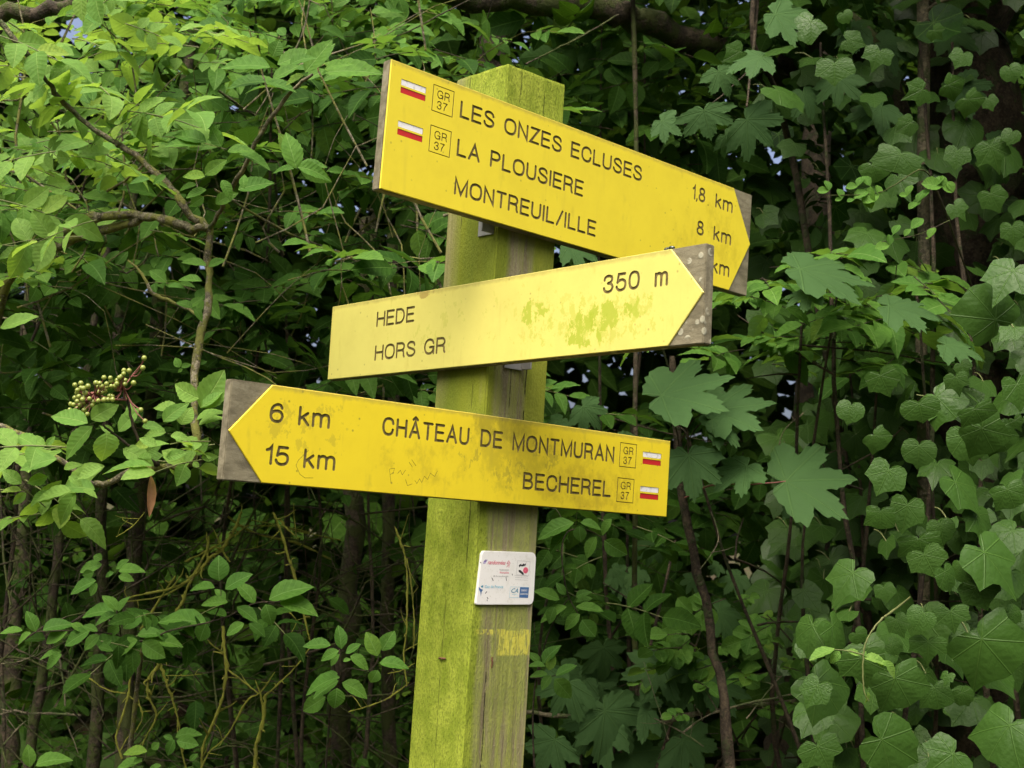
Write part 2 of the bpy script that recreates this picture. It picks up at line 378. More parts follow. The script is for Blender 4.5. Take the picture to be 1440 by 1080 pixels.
def leaf_cloud(items, origin=(0, 0, 0)):
    """thousands of leaves in one mesh; items: (kind, matrix, material index)"""
    Vs, Fs, UVs, Ts, Ms, off = [], [], [], [], [], 0
    by = {}
    for k, mw, mi in items: by.setdefault((k, mi), []).append(mw)
    for (k, mi), ms in by.items():
        V, F, UV = LO[k]; A = np.array([[list(r) for r in m_] for m_ in ms]); n = len(ms)
        W = np.einsum('nij,vj->nvi', A[:, :3, :3], V) + A[:, None, :3, 3]
        if F.shape[1] == 3: F = np.hstack([F, F[:, 2:3]])[:, :4]
        Vs.append(W.reshape(-1, 3)); Fs.append((F[None]+(np.arange(n)*len(V))[:, None, None]+off).reshape(-1, 4)); off += n*len(V)
        UVs.append(np.tile(UV, (n, 1))); Ts.append(np.repeat(rng.random(n), len(V))); Ms.append(np.full(n*len(F), mi, np.int32))
    V = np.concatenate(Vs)-np.array(origin); F = np.concatenate(Fs); UV = np.concatenate(UVs); Tn = np.concatenate(Ts); Mi = np.concatenate(Ms)
    tri = F[:, 2] == F[:, 3]
    me = bpy.data.meshes.new('foliage'); me.vertices.add(len(V)); me.vertices.foreach_set('co', V.astype(np.float32).ravel())
    cnt = np.where(tri, 3, 4).astype(np.int32); st = np.concatenate([[0], np.cumsum(cnt)[:-1]]).astype(np.int32)
    mask = np.ones((len(F), 4), bool); mask[tri, 3] = False; li = F[mask].astype(np.int32)
    me.loops.add(len(li)); me.loops.foreach_set('vertex_index', li); me.polygons.add(len(F)); me.polygons.foreach_set('loop_start', st)
    me.polygons.foreach_set('material_index', Mi); me.update(calc_edges=True); me.polygons.foreach_set('use_smooth', np.ones(len(F), bool))
    l = me.uv_layers.new(name='UVMap'); l.data.foreach_set('uv', UV.astype(np.float32)[li].ravel())
    a = me.attributes.new('tint', 'FLOAT', 'POINT'); a.data.foreach_set('value', Tn.astype(np.float32))
    return me
s_ = NT('green_twig'); M_TWIG = s_.base(s_.mix(s_.noise(25), (.10, .13, .035), (.16, .17, .06)), .6)
s_ = NT('red_twig'); M['red_twig'] = s_.base(s_.mix(s_.noise(25), (.16, .05, .045), (.22, .09, .06)), .6)

# ================================================================ SETTING
s = NT('forest_soil'); a = s.noise(3, 8, .7); b = s.noise(30, 5, .7, seed=4)
s.base(s.mix(s.ramp(a, .4, .62), s.mix(b, (.035, .024, .014), (.075, .052, .03)), s.mix(b, (.03, .045, .014), (.06, .08, .02))), .95, .1); s.bump(b, 1, .02); M['soil'] = s.m
def ground_z(x, y):                          # flat path, then a low bank under the trees
    t = min(max((y-3.2)/5.0, 0), 1); return 1.05*t*t*(3-2*t) + .05*math.sin(x*1.7+y)*min(max(y-2.5, 0), 1)
xs = np.unique(np.concatenate([np.linspace(-150, -12, 8), np.linspace(-12, 12, 61), np.linspace(12, 150, 8)]))
ys = np.unique(np.concatenate([np.linspace(-150, -6, 8), np.linspace(-6, 16, 61), np.linspace(16, 300, 10)]))
V = np.array([(x, y, ground_z(x, y)) for y in ys for x in xs]); nx = len(xs)
F = np.array([(j*nx+i, j*nx+i+1, (j+1)*nx+i+1, (j+1)*nx+i) for j in range(len(ys)-1) for i in range(nx-1)])
tag(obj('ground', mesh_np('ground', V, F), M['soil']), kind='structure')
# ivy and leaf litter low on the bank
it = []
for k in range(9000):
    x, y = rng.uniform(-6, 6), rng.uniform(3.0, 9); z = ground_z(x, y)+abs(rng.normal(0, .14))
    it.append(('ivy', frame((x, y, z), (rng.normal(), rng.normal()-.6, -.5), (rng.normal(0, .4), -.5, 1), rng.uniform(.04, .09)), 0))
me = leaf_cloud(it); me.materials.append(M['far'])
tag(obj('ground_ivy', me), 'dark ivy carpeting the shaded bank under the trees', 'ground cover', kind='stuff')

# ---------------------------------------------------------------- far wood: one mass of leaves behind everything, with small gaps to the sky
it = []
for k in range(62000):
    x = rng.uniform(-6.5, 6.5); y = rng.uniform(5.2, 9.0); z = .3+6.2*rng.random()
    p = Vector((x, y, z))
    if sees_hole(p, .16): continue
    it.append(('oval', frame(p, (rng.normal(), rng.normal()-.2, rng.normal(0, .4)-.3), (rng.normal(0, .5), -.7, .8), rng.uniform(.12, .2), 1.15), 0))
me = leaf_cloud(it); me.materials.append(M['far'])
tag(obj('far_wood', me), 'dark mass of woodland leaves closing the view behind the signpost', 'woodland', kind='stuff')
# canopy over the wood, put in and shaped to block sky light
it = []
for k in range(19000):
    x = rng.uniform(-7, 7); y = rng.uniform(2.4 if k % 2 else 2.9, 11); z = 3.3+.16*(y-3)+rng.normal(0, .3)
    if x < -.3 and y < 4.8 and rng.random() < .85: continue
    if x < .3 and y < 3.2 and rng.random() < .7: continue
    if x > .5 and k % 5 == 1: y = rng.uniform(2.15, 4.0); z = 2.98+.12*(y-2.2)+rng.normal(0, .1)
    p = Vector((x, y, z))
    if inview(p, 0) and sees_hole(p, .2): continue
    it.append(('oval', frame(p, (rng.normal(), rng.normal(), -.2), (rng.normal(0, .4), -.2, 1), rng.uniform(.14, .24)*(.5 if inview(p, 120) else 1), 1.2), 0))
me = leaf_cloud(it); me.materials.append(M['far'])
tag(obj('canopy', me), 'leafy tree canopy put in and shaped to shade the wood above the bank', 'tree canopy', kind='stuff')

# unseen leaf ring around the path, added to block low sky light
it = []
for k in range(15000):
    th = rng.uniform(0, 2*math.pi); r_ = rng.uniform(4.6, 6.6); x = r_*math.cos(th)*1.05; y = r_*math.sin(th)
    if y > 2.5 and abs(x) < 5: continue
    z = 5.2*rng.random()**.9
    it.append(('oval', frame((x, y, z), (rng.normal(), rng.normal(), rng.normal(0, .4)-.3), (-x/r_+rng.normal(0, .4), -y/r_, .8), rng.uniform(.2, .34), 1.2), 0))
me = leaf_cloud(it); me.materials.append(M['far'])
tag(obj('path_side_sky_screen', me), 'unseen woodland leaves around the viewer, added to block low sky light', 'woodland', kind='stuff')

# ---------------------------------------------------------------- tree trunks in the wood
def trunk(px0, py0, px1, py1, y0, y1, r0, r1, mat, label, name='tree_trunk', down=True, extra=(), grp=None, cat='tree'):
    a = P(px0, py0, y0); b = P(px1, py1, y1)
    if down:
        d = (a-b); base = a + d*((a.z-ground_z(a.x, a.y)+.05)/max(-d.z, .05)) if d.z < 0 else a
    else: base = a
    root = empty(name, base); tag(root, label, cat, grp)
    pts = [base, base.lerp(b, .33)+rv(.012), base.lerp(b, .66)+rv(.012), b, b+(b-base).normalized()*.8+rv(.05)] if down else [a, a.lerp(b, .3)+rv(.01), a.lerp(b, .65)+rv(.01), b]
    V, F = tube_data([p-base for p in pts], [r0*1.15, r0, (r0+r1)/2, r1, r1*.8][:len(pts)], 12, 6, .05)
    obj('trunk', mesh_np('trunk', V, F), M[mat], root)
    for e in extra:
        V, F = tube_data([P(*q)-base for q in e[0]], e[1], 7); obj('limb', mesh_np('limb', V, F), M[mat], root)
    return root
trunk(1300, 420, 1297, -30, 2.75, 2.75, .0135, .0125, 'grey_bark', 'slim straight grey-green sapling trunk rising in front of the ivy at the upper right', 'young_tree',
      extra=[([(1298, 18, 2.75), (1315, 6, 2.74), (1345, -4, 2.7)], [.005, .004, .003])])
trunk(545, 1010, 548, 740, 3.6, 3.6, .022, .018, 'moss_bark', 'mossy upright trunk close left of the signpost', 'tree')
trunk(480, 1080, 500, 690, 4.0, 4.0, .035, .03, 'moss_bark', 'darker mossy trunk further left of the signpost behind twigs', 'tree')
trunk(125, 1080, 145, 640, 3.4, 3.5, .019, .014, 'moss_bark', 'upright shaded trunk behind the lower left leaf sprays', 'tree')
trunk(60, 900, 100, 640, 3.6, 3.7, .016, .012, 'moss_bark', 'leaning thin trunk left of the upright shaded one', 'tree')
trunk(18, 960, 30, 640, 4.4, 4.4, .03, .025, 'moss_bark', 'dark trunk at the left edge of the wood', 'tree')
trunk(1120, 900, 1150, 330, 4.3, 4.3, .06, .05, 'brown_bark', 'dim brown trunk deep behind the sycamore leaves', 'tree')
trunk(215, 520, 242, 240, 3.3, 3.4, .02, .016, 'moss_bark', 'dark trunk rising behind the elder branches', 'tree')
trunk(668, 1100, 690, -30, 5.0, 5.0, .06, .05, 'brown_bark', 'brown trunk hidden behind the signpost', 'tree')
trunk(893, 250, 889, -20, 2.9, 2.9, .0065, .0055, 'moss_bark', 'thin upright stem above the top sign board', 'young_tree', down=True)
# big mossy trunk lying across the top
pts = [(430, -55, 2.6), (640, -12, 2.75), (850, 14, 2.9), (960, 52, 3.0), (1080, 100, 3.15), (1260, 170, 3.3)]
base = P(1260, 170, 3.3); base.z = 0; root = empty('leaning_tree', base); tag(root, 'thick mossy trunk leaning across the top of the view above the signpost', 'tree')
pp = [P(*q) for q in pts]; pp.append(Vector((base.x+.5, base.y+.4, .05)))
V, F = tube_data([p-base for p in pp], [.024, .028, .03, .03, .033, .04, .06], 14, 8, .07); obj('trunk', mesh_np('trunk', V, F), M['moss_bark'], root)
pts = [(-60, 30, 2.5), (0, 22, 2.5), (80, 14, 2.5), (150, -8, 2.5), (260, -60, 2.5)]
root = empty('overhanging_branch', P(*pts[0])); tag(root, 'mossy grey branch crossing the top left corner', 'branch')
V, F = tube_data([P(*p)-root.location for p in pts], [.02, .018, .016, .014, .012], 12, 5, .05); obj('limb', mesh_np('limb', V, F), M['moss_bark'], root)

# ================================================================ SIGNPOST
TOP = .68934+EYE; PC = Vector((-.0371, 1.87754, 0)); PY = .7271; PW = .12; BT = .0185
er = Vector((math.cos(PY), math.sin(PY), 0)); el = Vector((-math.sin(PY), math.cos(PY), 0))   # along the right and the left face
ez = Vector((0, 0, 1))
def post_frame():                           # x along right face, y along left face (inwards), z up, origin at ground under the near corner
    m_ = Matrix((er, el, ez)).transposed().to_4x4(); m_.translation = PC; return m_
post_root = empty('signpost', mw=post_frame())
tag(post_root, 'square wooden post green with algae carrying three yellow direction boards', 'signpost')
ROOTM = post_frame(); RI = ROOTM.inverted()

s = NT('post_wood'); X, Y, Z = s.xyz()[0], s.xyz()[1], s.xyz()[2]
g1 = s.noise(55, 6, .7, stretch=(1, 1, .045)); g2 = s.noise(160, 4, .6, stretch=(1, 1, .03), seed=3); g3 = s.noise(14, 4, .6, stretch=(1, 1, .25), seed=8); fine = s.noise(330, 4, .7, stretch=(1, 1, .55)); cl = s.noise(34, 5, .65, stretch=(1, 1, .6), seed=12)
wood = s.mix(s.ramp(g1, .34, .66), (.17, .145, .075), (.35, .315, .175))
wood = s.mix(s.math('MULTIPLY', s.ramp(g2, .54, .70), .5), wood, (.09, .07, .045)); wood = s.mix(s.math('MULTIPLY', s.ramp(fine, .45, .7), .3), wood, (.40, .37, .24))
alg = s.mix(s.ramp(cl, .3, .7), (.19, .255, .018), (.335, .40, .045)); alg = s.mix(s.math('MULTIPLY', s.ramp(fine, .44, .66), .75), alg, (.11, .145, .012))
alg = s.mix(s.math('MULTIPLY', s.ramp(g2, .55, .7), .35), alg, (.2, .22, .03))
left = s.ramp(X, .0035, .0005)                                # the face turned left
zt = s.math('SUBTRACT', TOP, Z)                               # metres below the top
# left face: almost all algae; dull olive towards its far edge higher up
fl = s.math('SUBTRACT', 1.12, s.math('MULTIPLY', s.ramp(g3, .55, .8), .5))
fl = s.math('SUBTRACT', fl, s.math('MULTIPLY', s.math('MULTIPLY', s.ramp(Y, .07, .115), s.ramp(zt, .62, .4)), .7))
# right face: algae along the near corner, patches, strong near the top
band = s.math('MULTIPLY', s.ramp(s.math('ADD', X, s.math('MULTIPLY', s.math('SUBTRACT', g3, .5), .06)), .034, .010), 1.05)
topm = s.math('MULTIPLY', s.ramp(zt, .20, .10), 1.1)
rgt = s.math('MULTIPLY', s.math('MULTIPLY', s.ramp(X, .068, .082), s.ramp(zt, .70, .58)), .95)
strk = s.math('MULTIPLY', s.ramp(s.math('ADD', g1, s.math('MULTIPLY', s.math('SUBTRACT', g3, .5), .8)), .38, .62), .66)
fr = s.math('MAXIMUM', s.math('MAXIMUM', band, topm), s.math('MAXIMUM', rgt, strk))
fac = s.math('ADD', s.math('MULTIPLY', left, fl), s.math('MULTIPLY', s.math('SUBTRACT', 1.0, left), fr))
fac = s.math('MULTIPLY', fac, s.ramp(s.math('ADD', g1, s.math('MULTIPLY', fac, .55)), .42, .62), clamp=True)
olive = s.mix(s.ramp(g3, .3, .7), (.13, .165, .014), (.22, .245, .02)); alg = s.mix(s.math('MULTIPLY', s.math('MULTIPLY', s.ramp(zt, .62, .50), s.ramp(zt, .13, .22)), .75), alg, olive)
col = s.mix(fac, wood, alg)
# drying cracks in the grain
def crack(x0, z0, z1, wid, on_right=True):
    c = s.math('ABSOLUTE', s.math('SUBTRACT', s.math('ADD', X if on_right else Y, s.math('MULTIPLY', s.math('SUBTRACT', s.noise(9, 3, stretch=(0.01, 0.01, 1), seed=x0*900), .5), .010)), x0))
    k = s.ramp(c, wid, wid*.25); k = s.math('MULTIPLY', k, s.ramp(zt, z0, z0+.015)); k = s.math('MULTIPLY', k, s.ramp(zt, z1, z1-.02))
    side = s.math('SUBTRACT', 1.0, left) if on_right else left
    k = s.math('MULTIPLY', k, s.ramp(s.noise(40, 3, .6, stretch=(.05, .05, 1), seed=x0*500), .40, .52))
    return s.math('MULTIPLY', k, side)
ck = crack(.080, .02, .2, .0007)
for args in ((.078, .44, .62, .0013), (.036, .90, 1.10, .0012), (.047, .44, .53, .0009), (.012, .43, .47, .0011), (.03, .0, .11, .0007)): ck = s.math('MAXIMUM', ck, crack(*args))
for args in ((.03, .33, .6, .0006, False), (.085, .0, .25, .0008, False), (.0175, .62, .76, .0010, False), (.06, .8, 1.2, .0005, False)): ck = s.math('MAXIMUM', ck, crack(*args))
col = s.mix(s.math('MULTIPLY', ck, .85), col, (.02, .018, .01))
# remains of a yellow paint mark on the right face
pm = s.math('MULTIPLY', s.ramp(zt, .842, .845), s.ramp(s.math('ADD', zt, s.math('MULTIPLY', g1, .006)), .884, .881))
pm = s.math('MULTIPLY', pm, s.ramp(s.math('ADD', X, s.math('MULTIPLY', s.math('SUBTRACT', g1, .5), .05)), .050, .060))
pl = s.math('MULTIPLY', s.ramp(s.math('ADD', zt, s.math('MULTIPLY', cl, .004)), .8425, .8445), s.ramp(s.math('ADD', zt, s.math('MULTIPLY', g1, .01)), .856, .852)); pl = s.math('MULTIPLY', pl, s.ramp(s.noise(150, 3), .42, .55)); pl = s.math('MULTIPLY', pl, s.ramp(X, .006, .009))
pm = s.math('MULTIPLY', s.math('MAXIMUM', pm, pl), s.math('SUBTRACT', 1.0, left)); pm = s.math('MULTIPLY', pm, s.math('SUBTRACT', 1.0, s.math('MULTIPLY', s.ramp(s.noise(260, 4, .7, stretch=(1, 1, .18), seed=31), .44, .60), .85)))
col = s.mix(s.math('MULTIPLY', pm, .85), col, (.62, .58, .08))
s.base(col, .88, .2)
hh = s.math('ADD', s.math('MULTIPLY', g1, .5), s.math('MULTIPLY', g2, .5)); hh = s.math('ADD', hh, s.math('MULTIPLY', fine, .7)); hh = s.math('SUBTRACT', hh, s.math('MULTIPLY', ck, 1.6)); hh = s.math('ADD', hh, s.math('MULTIPLY', fac, .25))
s.bump(hh, 1.0, .0028); M['post'] = s.m

def build_post():
    n = 7; prof = []                        # rounded square profile, slightly worn edges
    b = .0022
    cs = [(0, 0), (PW, 0), (PW, PW), (0, PW)]
    for i, (cx, cy) in enumerate(cs):
        nx_, ny_ = cs[(i+1) % 4]; dx, dy = (nx_-cx)/PW, (ny_-cy)/PW; px_, py_ = cs[i-1]; ex, ey = (px_-cx)/PW, (py_-cy)/PW
        prof.append((cx+ex*b, cy+ey*b)); prof.append((cx+(dx+ex)*b*.28, cy+(dy+ey)*b*.28)); prof.append((cx+dx*b, cy+dy*b))
        for k in range(1, n): t = k/n; prof.append((cx+dx*(b+(PW-2*b)*t), cy+dy*(b+(PW-2*b)*t)))
    m_ = len(prof); rows = 150; V = []; r_ = np.random.default_rng(3)
    colw = r_.normal(0, .00022, m_)
    zs = np.concatenate([np.linspace(-.3, TOP-.9, 20)[:-1], np.linspace(TOP-.9, TOP-.004, rows), [TOP]])
    for i, z in enumerate(zs):
        for k, (x, y) in enumerate(prof):
            nx_ = (x-PW/2)/(PW/2); ny_ = (y-PW/2)/(PW/2)
            off = colw[k] + .0005*math.sin(z*5+k*.3) - (.0006 if i == len(zs)-1 else 0)
            zz = z + (r_.normal(0, .00035) if i == len(zs)-1 else 0)
            V.append((x+nx_*off, y+ny_*off, zz))
    F = []
    for i in range(len(zs)-1):
        for k in range(m_): k2 = (k+1) % m_; F.append((i*m_+k, i*m_+k2, (i+1)*m_+k2, (i+1)*m_+k))
    t0 = (len(zs)-1)*m_; V.append((PW/2, PW/2, TOP+.004)); c = len(V)-1
    for k in range(m_): F.append((t0+k, t0+(k+1) % m_, c))
    me = mesh_np('post', V, F, smooth=False); return obj('post', me, M['post'], post_root)
build_post()

# ---- sign board materials
def yellow_mat(name, c, dirt, algae, centre, rough=.45):
    s = NT(name); X, Y, Z = s.xyz()[0], s.xyz()[1], s.xyz()[2]
    a = s.noise(14, 6, .65); b = s.noise(90, 4, .65, seed=3); st = s.noise(45, 4, .6, stretch=(1, 1, .3), seed=6)
    col = s.mix(s.math('MULTIPLY', s.ramp(a, .35, .75), .55), c, (c[0]*.86, c[1]*.84, c[2]*.8))
    col = s.mix(s.math('MULTIPLY', s.ramp(b, .66, .75), .45*dirt), col, (.30, .24, .03))
    col = s.mix(s.math('MULTIPLY', s.ramp(st, .60, .74), .35*dirt), col, (.38, .32, .03))
    sp = s.n('ShaderNodeTexVoronoi', i_Scale=75.0); s.set(sp.inputs['Vector'], s.objc()); rn = s.noise(22, 2, seed=9)
    col = s.mix(s.math('MULTIPLY', s.math('MULTIPLY', s.ramp(sp.outputs['Distance'], .16, .08), s.ramp(rn, .52, .58)), .6*dirt), col, (.16, .15, .03))
    for (cx, cz, rx, rz, amt, thr, cc, *sf) in algae:
        dx = s.math('DIVIDE', s.math('SUBTRACT', X, cx), rx); dz = s.math('DIVIDE', s.math('SUBTRACT', Z, cz), rz)
        r = s.math('SQRT', s.math('ADD', s.math('MULTIPLY', dx, dx), s.math('MULTIPLY', dz, dz)))
        nn = s.noise(sf[0] if sf else 62, 7, .72, seed=cx*31, stretch=(1, 1, .7)); k = s.ramp(s.math('SUBTRACT', nn, s.math('MULTIPLY', s.ramp(r, .35, 1.2), .32)), thr, thr+(.2 if sf else .03))
        col = s.mix(s.math('MULTIPLY', k, amt), col, cc)
    eg = s.math('MULTIPLY', s.ramp(s.math('SUBTRACT', s.math('MULTIPLY', s.math('ABSOLUTE', Z), 1.0), s.math('MULTIPLY', s.noise(70, 5, .7, seed=21), .012)), .003, -.004), .5)
    col = s.mix(eg, col, (.30, .25, .06))
    dr = s.noise(60, 4, .6, seed=33, stretch=(1, 1, .08)); col = s.mix(s.math('MULTIPLY', s.ramp(dr, .58, .72), .16*dirt), col, (.35, .28, .05))
    s.base(col, s.math('ADD', rough, s.math('MULTIPLY', a, .2)), .4)
    s.bump(s.math('ADD', b, s.math('MULTIPLY', a, .5)), .12, .0008); return s.m
GA = (.31, .39, .02)
M['yel_top'] = yellow_mat('yellow_laminate_upper', (.76, .635, .035), .7, [(.68, -.10, .14, .09, .5, .42, (.50, .40, .02), 18)], 0)
M['yel_mid'] = yellow_mat('yellow_laminate_faded', (.63, .585, .14), .8, [(.50, -.056, .055, .028, .75, .485, GA), (.60, -.090, .06, .04, .8, .455, GA), (.645, -.075, .07, .035, .8, .475, GA), (.70, -.07, .03, .03, .7, .48, GA), (.25, -.004, .035, .011, .7, .42, (.30, .2, .05)), (.4, -.06, .45, .08, .35, .56, (.40, .42, .05)), (.62, -.08, .2, .06, .5, .50, (.36, .42, .04))], 0)
M['yel_low'] = yellow_mat('yellow_laminate_lower', (.77, .62, .022), 1.0, [(.46, -.05, .10, .09, .5, .36, (.36, .30, .02), 26), (.44, -.012, .08, .03, .6, .34, (.24, .21, .02), 30), (.33, -.08, .16, .05, .5, .42, (.46, .36, .02), 40), (.62, -.09, .18, .05, .6, .38, (.46, .34, .02), 30), (.12, -.05, .12, .07, .4, .54, (.36, .30, .03)), (.47, -.06, .2, .07, .5, .53, (.30, .25, .03)), (.6, -.06, .25, .08, .4, .44, (.50, .38, .02), 60)], 0)
s = NT('board_core'); a = s.noise(60, 6, .7, stretch=(.3, 1, 1)); b = s.noise(25, 4, .6, seed=2); c_ = s.noise(300, 3, .7)
col = s.mix(s.ramp(a, .35, .65), (.125, .112, .070), (.235, .214, .138)); col = s.mix(s.math('MULTIPLY', s.ramp(c_, .58, .72), .25), col, (.34, .32, .24))
vr = s.n('ShaderNodeTexVoronoi', i_Scale=70.0); s.set(vr.inputs['Vector'], s.objc())
lm0 = s.math('MULTIPLY', s.math('MULTIPLY', s.ramp(vr.outputs['Distance'], .42, .30), s.ramp(b, .44, .54)), s.math('ADD', .55, s.math('MULTIPLY', s.ramp(vr.outputs['Distance'], .12, .2), .45)))
oi_ = s.n('ShaderNodeAttribute', attribute_name='lichen', attribute_type='OBJECT'); lm_ = s.math('MULTIPLY', lm0, oi_.outputs['Fac'])
col = s.mix(s.math('MULTIPLY', lm_, .6), col, (.46, .46, .34)); s.base(col, .85, .15); s.bump(s.math('ADD', a, s.math('ADD', c_, lm_)), .5, .0012); M['core'] = s.m
s = NT('engraving'); a = s.noise(200, 3, seed=2); s.base(s.mix(s.ramp(a, .35, .7), (.11, .085, .03), (.20, .155, .055)), .8, .2); M['engr'] = s.m
s = NT('white_paint_mark'); s.base(s.mix(s.ramp(s.noise(120, 4), .5, .75), (.80, .80, .78), (.5, .5, .44)), .5); M['white'] = s.m
s = NT('red_paint_mark'); s.base(s.mix(s.ramp(s.noise(120, 4), .55, .8), (.52, .022, .022), (.34, .03, .02)), .5); M['red'] = s.m
s = NT('metal_bracket'); s.base(s.mix(s.noise(60, 5), (.22, .22, .21), (.42, .42, .40)), .55); s.b.inputs['Metallic'].default_value = .3; M['metal'] = s.m

# ---- engraved lettering: single-stroke alphabet (x, y in units of the letter height)
def arc(cx, cy, rx, ry, a0, a1, n=9): return [(cx+rx*math.cos(R(a0+(a1-a0)*i/n)), cy+ry*math.sin(R(a0+(a1-a0)*i/n))) for i in range(n+1)]
def sm(p, n=3, closed=False):
    out = []; N = len(p); rg = range(N if closed else N-1)
    for i in rg:
        g = (lambda k: p[k % N]) if closed else (lambda k: p[min(max(k, 0), N-1)])
        a, b, c, d = g(i-1), g(i), g(i+1), g(i+2)
        for k in range(n):
            t = k/n; out.append(tuple(.5*((2*b[j])+(-a[j]+c[j])*t+(2*a[j]-5*b[j]+4*c[j]-d[j])*t*t+(-a[j]+3*b[j]-3*c[j]+d[j])*t**3) for j in (0, 1)))
    if not closed: out.append(p[-1])
    return out
def ell(w, h0=0., h1=1.): return ('c', sm([(w/2, h1), (w*.86, h1-.09*(h1-h0)), (w, h0+.66*(h1-h0)), (w, h0+.34*(h1-h0)), (w*.86, h0+.09*(h1-h0)), (w/2, h0), (w*.14, h0+.09*(h1-h0)), (0, h0+.34*(h1-h0)), (0, h0+.66*(h1-h0)), (w*.14, h1-.09*(h1-h0))], 2, True))
o = lambda *p: ('o', list(p)); cv = lambda pts, n=3: ('o', sm(pts, n))
Sp = [(.52, .76), (.48, .9), (.37, .985), (.27, 1), (.14, .97), (.05, .87), (.04, .75), (.1, .63), (.27, .535), (.43, .46), (.53, .36), (.55, .24), (.5, .1), (.38, .02), (.27, 0), (.13, .03), (.04, .12), (0, .26)]
GL = {
 'L': (.46, [o((0, 1), (0, 0), (.46, 0))]), 'E': (.5, [o((.5, 1), (0, 1), (0, 0), (.5, 0)), o((0, .52), (.46, .52))]),
 'S': (.55, [cv(Sp, 2)]), 'O': (.64, [ell(.64)]), 'N': (.54, [o((0, 0), (0, 1), (.54, 0), (.54, 1))]), 'Z': (.52, [o((.02, 1), (.52, 1), (0, 0), (.52, 0))]),
 'C': (.6, [cv([(.6, .7), (.55, .88), (.43, .98), (.3, 1), (.14, .94), (.03, .76), (0, .5), (.03, .24), (.14, .06), (.3, 0), (.45, .03), (.56, .14), (.6, .32)], 2)]),
 'U': (.54, [cv([(0, 1), (0, .6), (0, .28), (.05, .1), (.16, .01), (.27, 0), (.38, .01), (.49, .1), (.54, .28), (.54, .6), (.54, 1)], 2)]),
 'A': (.6, [o((0, 0), (.3, 1), (.6, 0)), o((.11, .34), (.49, .34))]), 'P': (.52, [o((0, 0), (0, 1), (.3, 1), *arc(.3, .735, .22, .265, 90, -90, 7), (0, .47))]),
 'I': (0., [o((0, 0), (0, 1))]), 'R': (.55, [o((0, 0), (0, 1), (.32, 1), *arc(.32, .74, .21, .26, 90, -90, 7), (0, .48)), cv([(.34, .48), (.46, .43), (.5, .3), (.51, .12), (.56, 0)], 2)]),
 'M': (.7, [o((0, 0), (0, 1), (.35, .02), (.7, 1), (.7, 0))]), 'T': (.54, [o((0, 1), (.54, 1)), o((.27, 1), (.27, 0))]), 'H': (.56, [o((0, 0), (0, 1)), o((.56, 0), (.56, 1)), o((0, .52), (.56, .52))]),
 'D': (.58, [('c', [(0, 0), (0, 1), (.26, 1), *arc(.26, .5, .32, .5, 80, -80, 10), (.26, 0)])]), 'B': (.54, [('c', [(0, 0), (0, 1), (.28, 1), *arc(.28, .765, .2, .235, 80, -80, 6), (.3, .53), *arc(.3, .265, .24, .265, 80, -80, 6), (.28, 0)]), o((0, .53), (.3, .53))]),
 'G': (.64, [cv([(.6, .72), (.54, .89), (.43, .98), (.31, 1), (.15, .94), (.04, .76), (0, .5), (.04, .24), (.15, .06), (.31, 0), (.46, .04), (.57, .18), (.62, .4)], 2), o((.36, .45), (.63, .45), (.63, 0))]),
 '/': (.34, [o((0, -.02), (.34, 1.02))]), '1': (.2, [o((0, .78), (.12, .84), (.2, 1), (.2, 0))]), '8': (.5, [('c', sm([(.25, 1), (.4, .94), (.45, .76), (.38, .6), (.25, .54), (.12, .6), (.05, .76), (.1, .94)], 2, True)), ('c', sm([(.25, .54), (.43, .46), (.5, .27), (.43, .07), (.25, 0), (.07, .07), (0, .27), (.07, .46)], 2, True))]),
 '3': (.5, [cv([(.02, .76), (.06, .92), (.24, 1), (.42, .92), (.46, .76), (.38, .59), (.22, .54)], 2), cv([(.22, .54), (.41, .48), (.5, .28), (.42, .07), (.24, 0), (.06, .08), (0, .26)], 2)]),
 '7': (.5, [o((0, 1), (.5, 1)), cv([(.5, 1), (.3, .65), (.18, .3), (.14, 0)], 2)]), '5': (.5, [o((.46, 1), (.1, 1), (.04, .5)), cv([(.04, .5), (.14, .6), (.3, .64), (.46, .54), (.5, .32), (.44, .09), (.25, 0), (.07, .07), (0, .24)], 2)]),
 '0': (.5, [ell(.5)]), '6': (.5, [cv([(.46, .8), (.4, .96), (.26, 1), (.1, .88), (.02, .66), (0, .4)], 2), ('c', sm([(.26, .62), (.42, .56), (.5, .33), (.42, .07), (.26, 0), (.08, .07), (0, .33), (.08, .55)], 2, True))]),
 'k': (.4, [o((0, 1), (0, 0)), o((.36, .7), (0, .3)), o((.13, .44), (.4, 0))]), 'm': (.72, [o((0, .72), (0, 0)), cv([(0, .48), (.06, .66), (.2, .73), (.32, .66), (.36, .48), (.36, .2), (.36, 0)], 2), cv([(.36, .48), (.42, .66), (.56, .73), (.68, .66), (.72, .48), (.72, .2), (.72, 0)], 2)]),
 ',': (0.04, [o((.03, .06), (.03, -.02), (-.02, -.12))]), '.': (0.02, [o((0, .03), (.015, -.01))]),
}
GL['Â'] = (.6, GL['A'][1]+[o((.16, 1.14), (.3, 1.28), (.44, 1.14))])
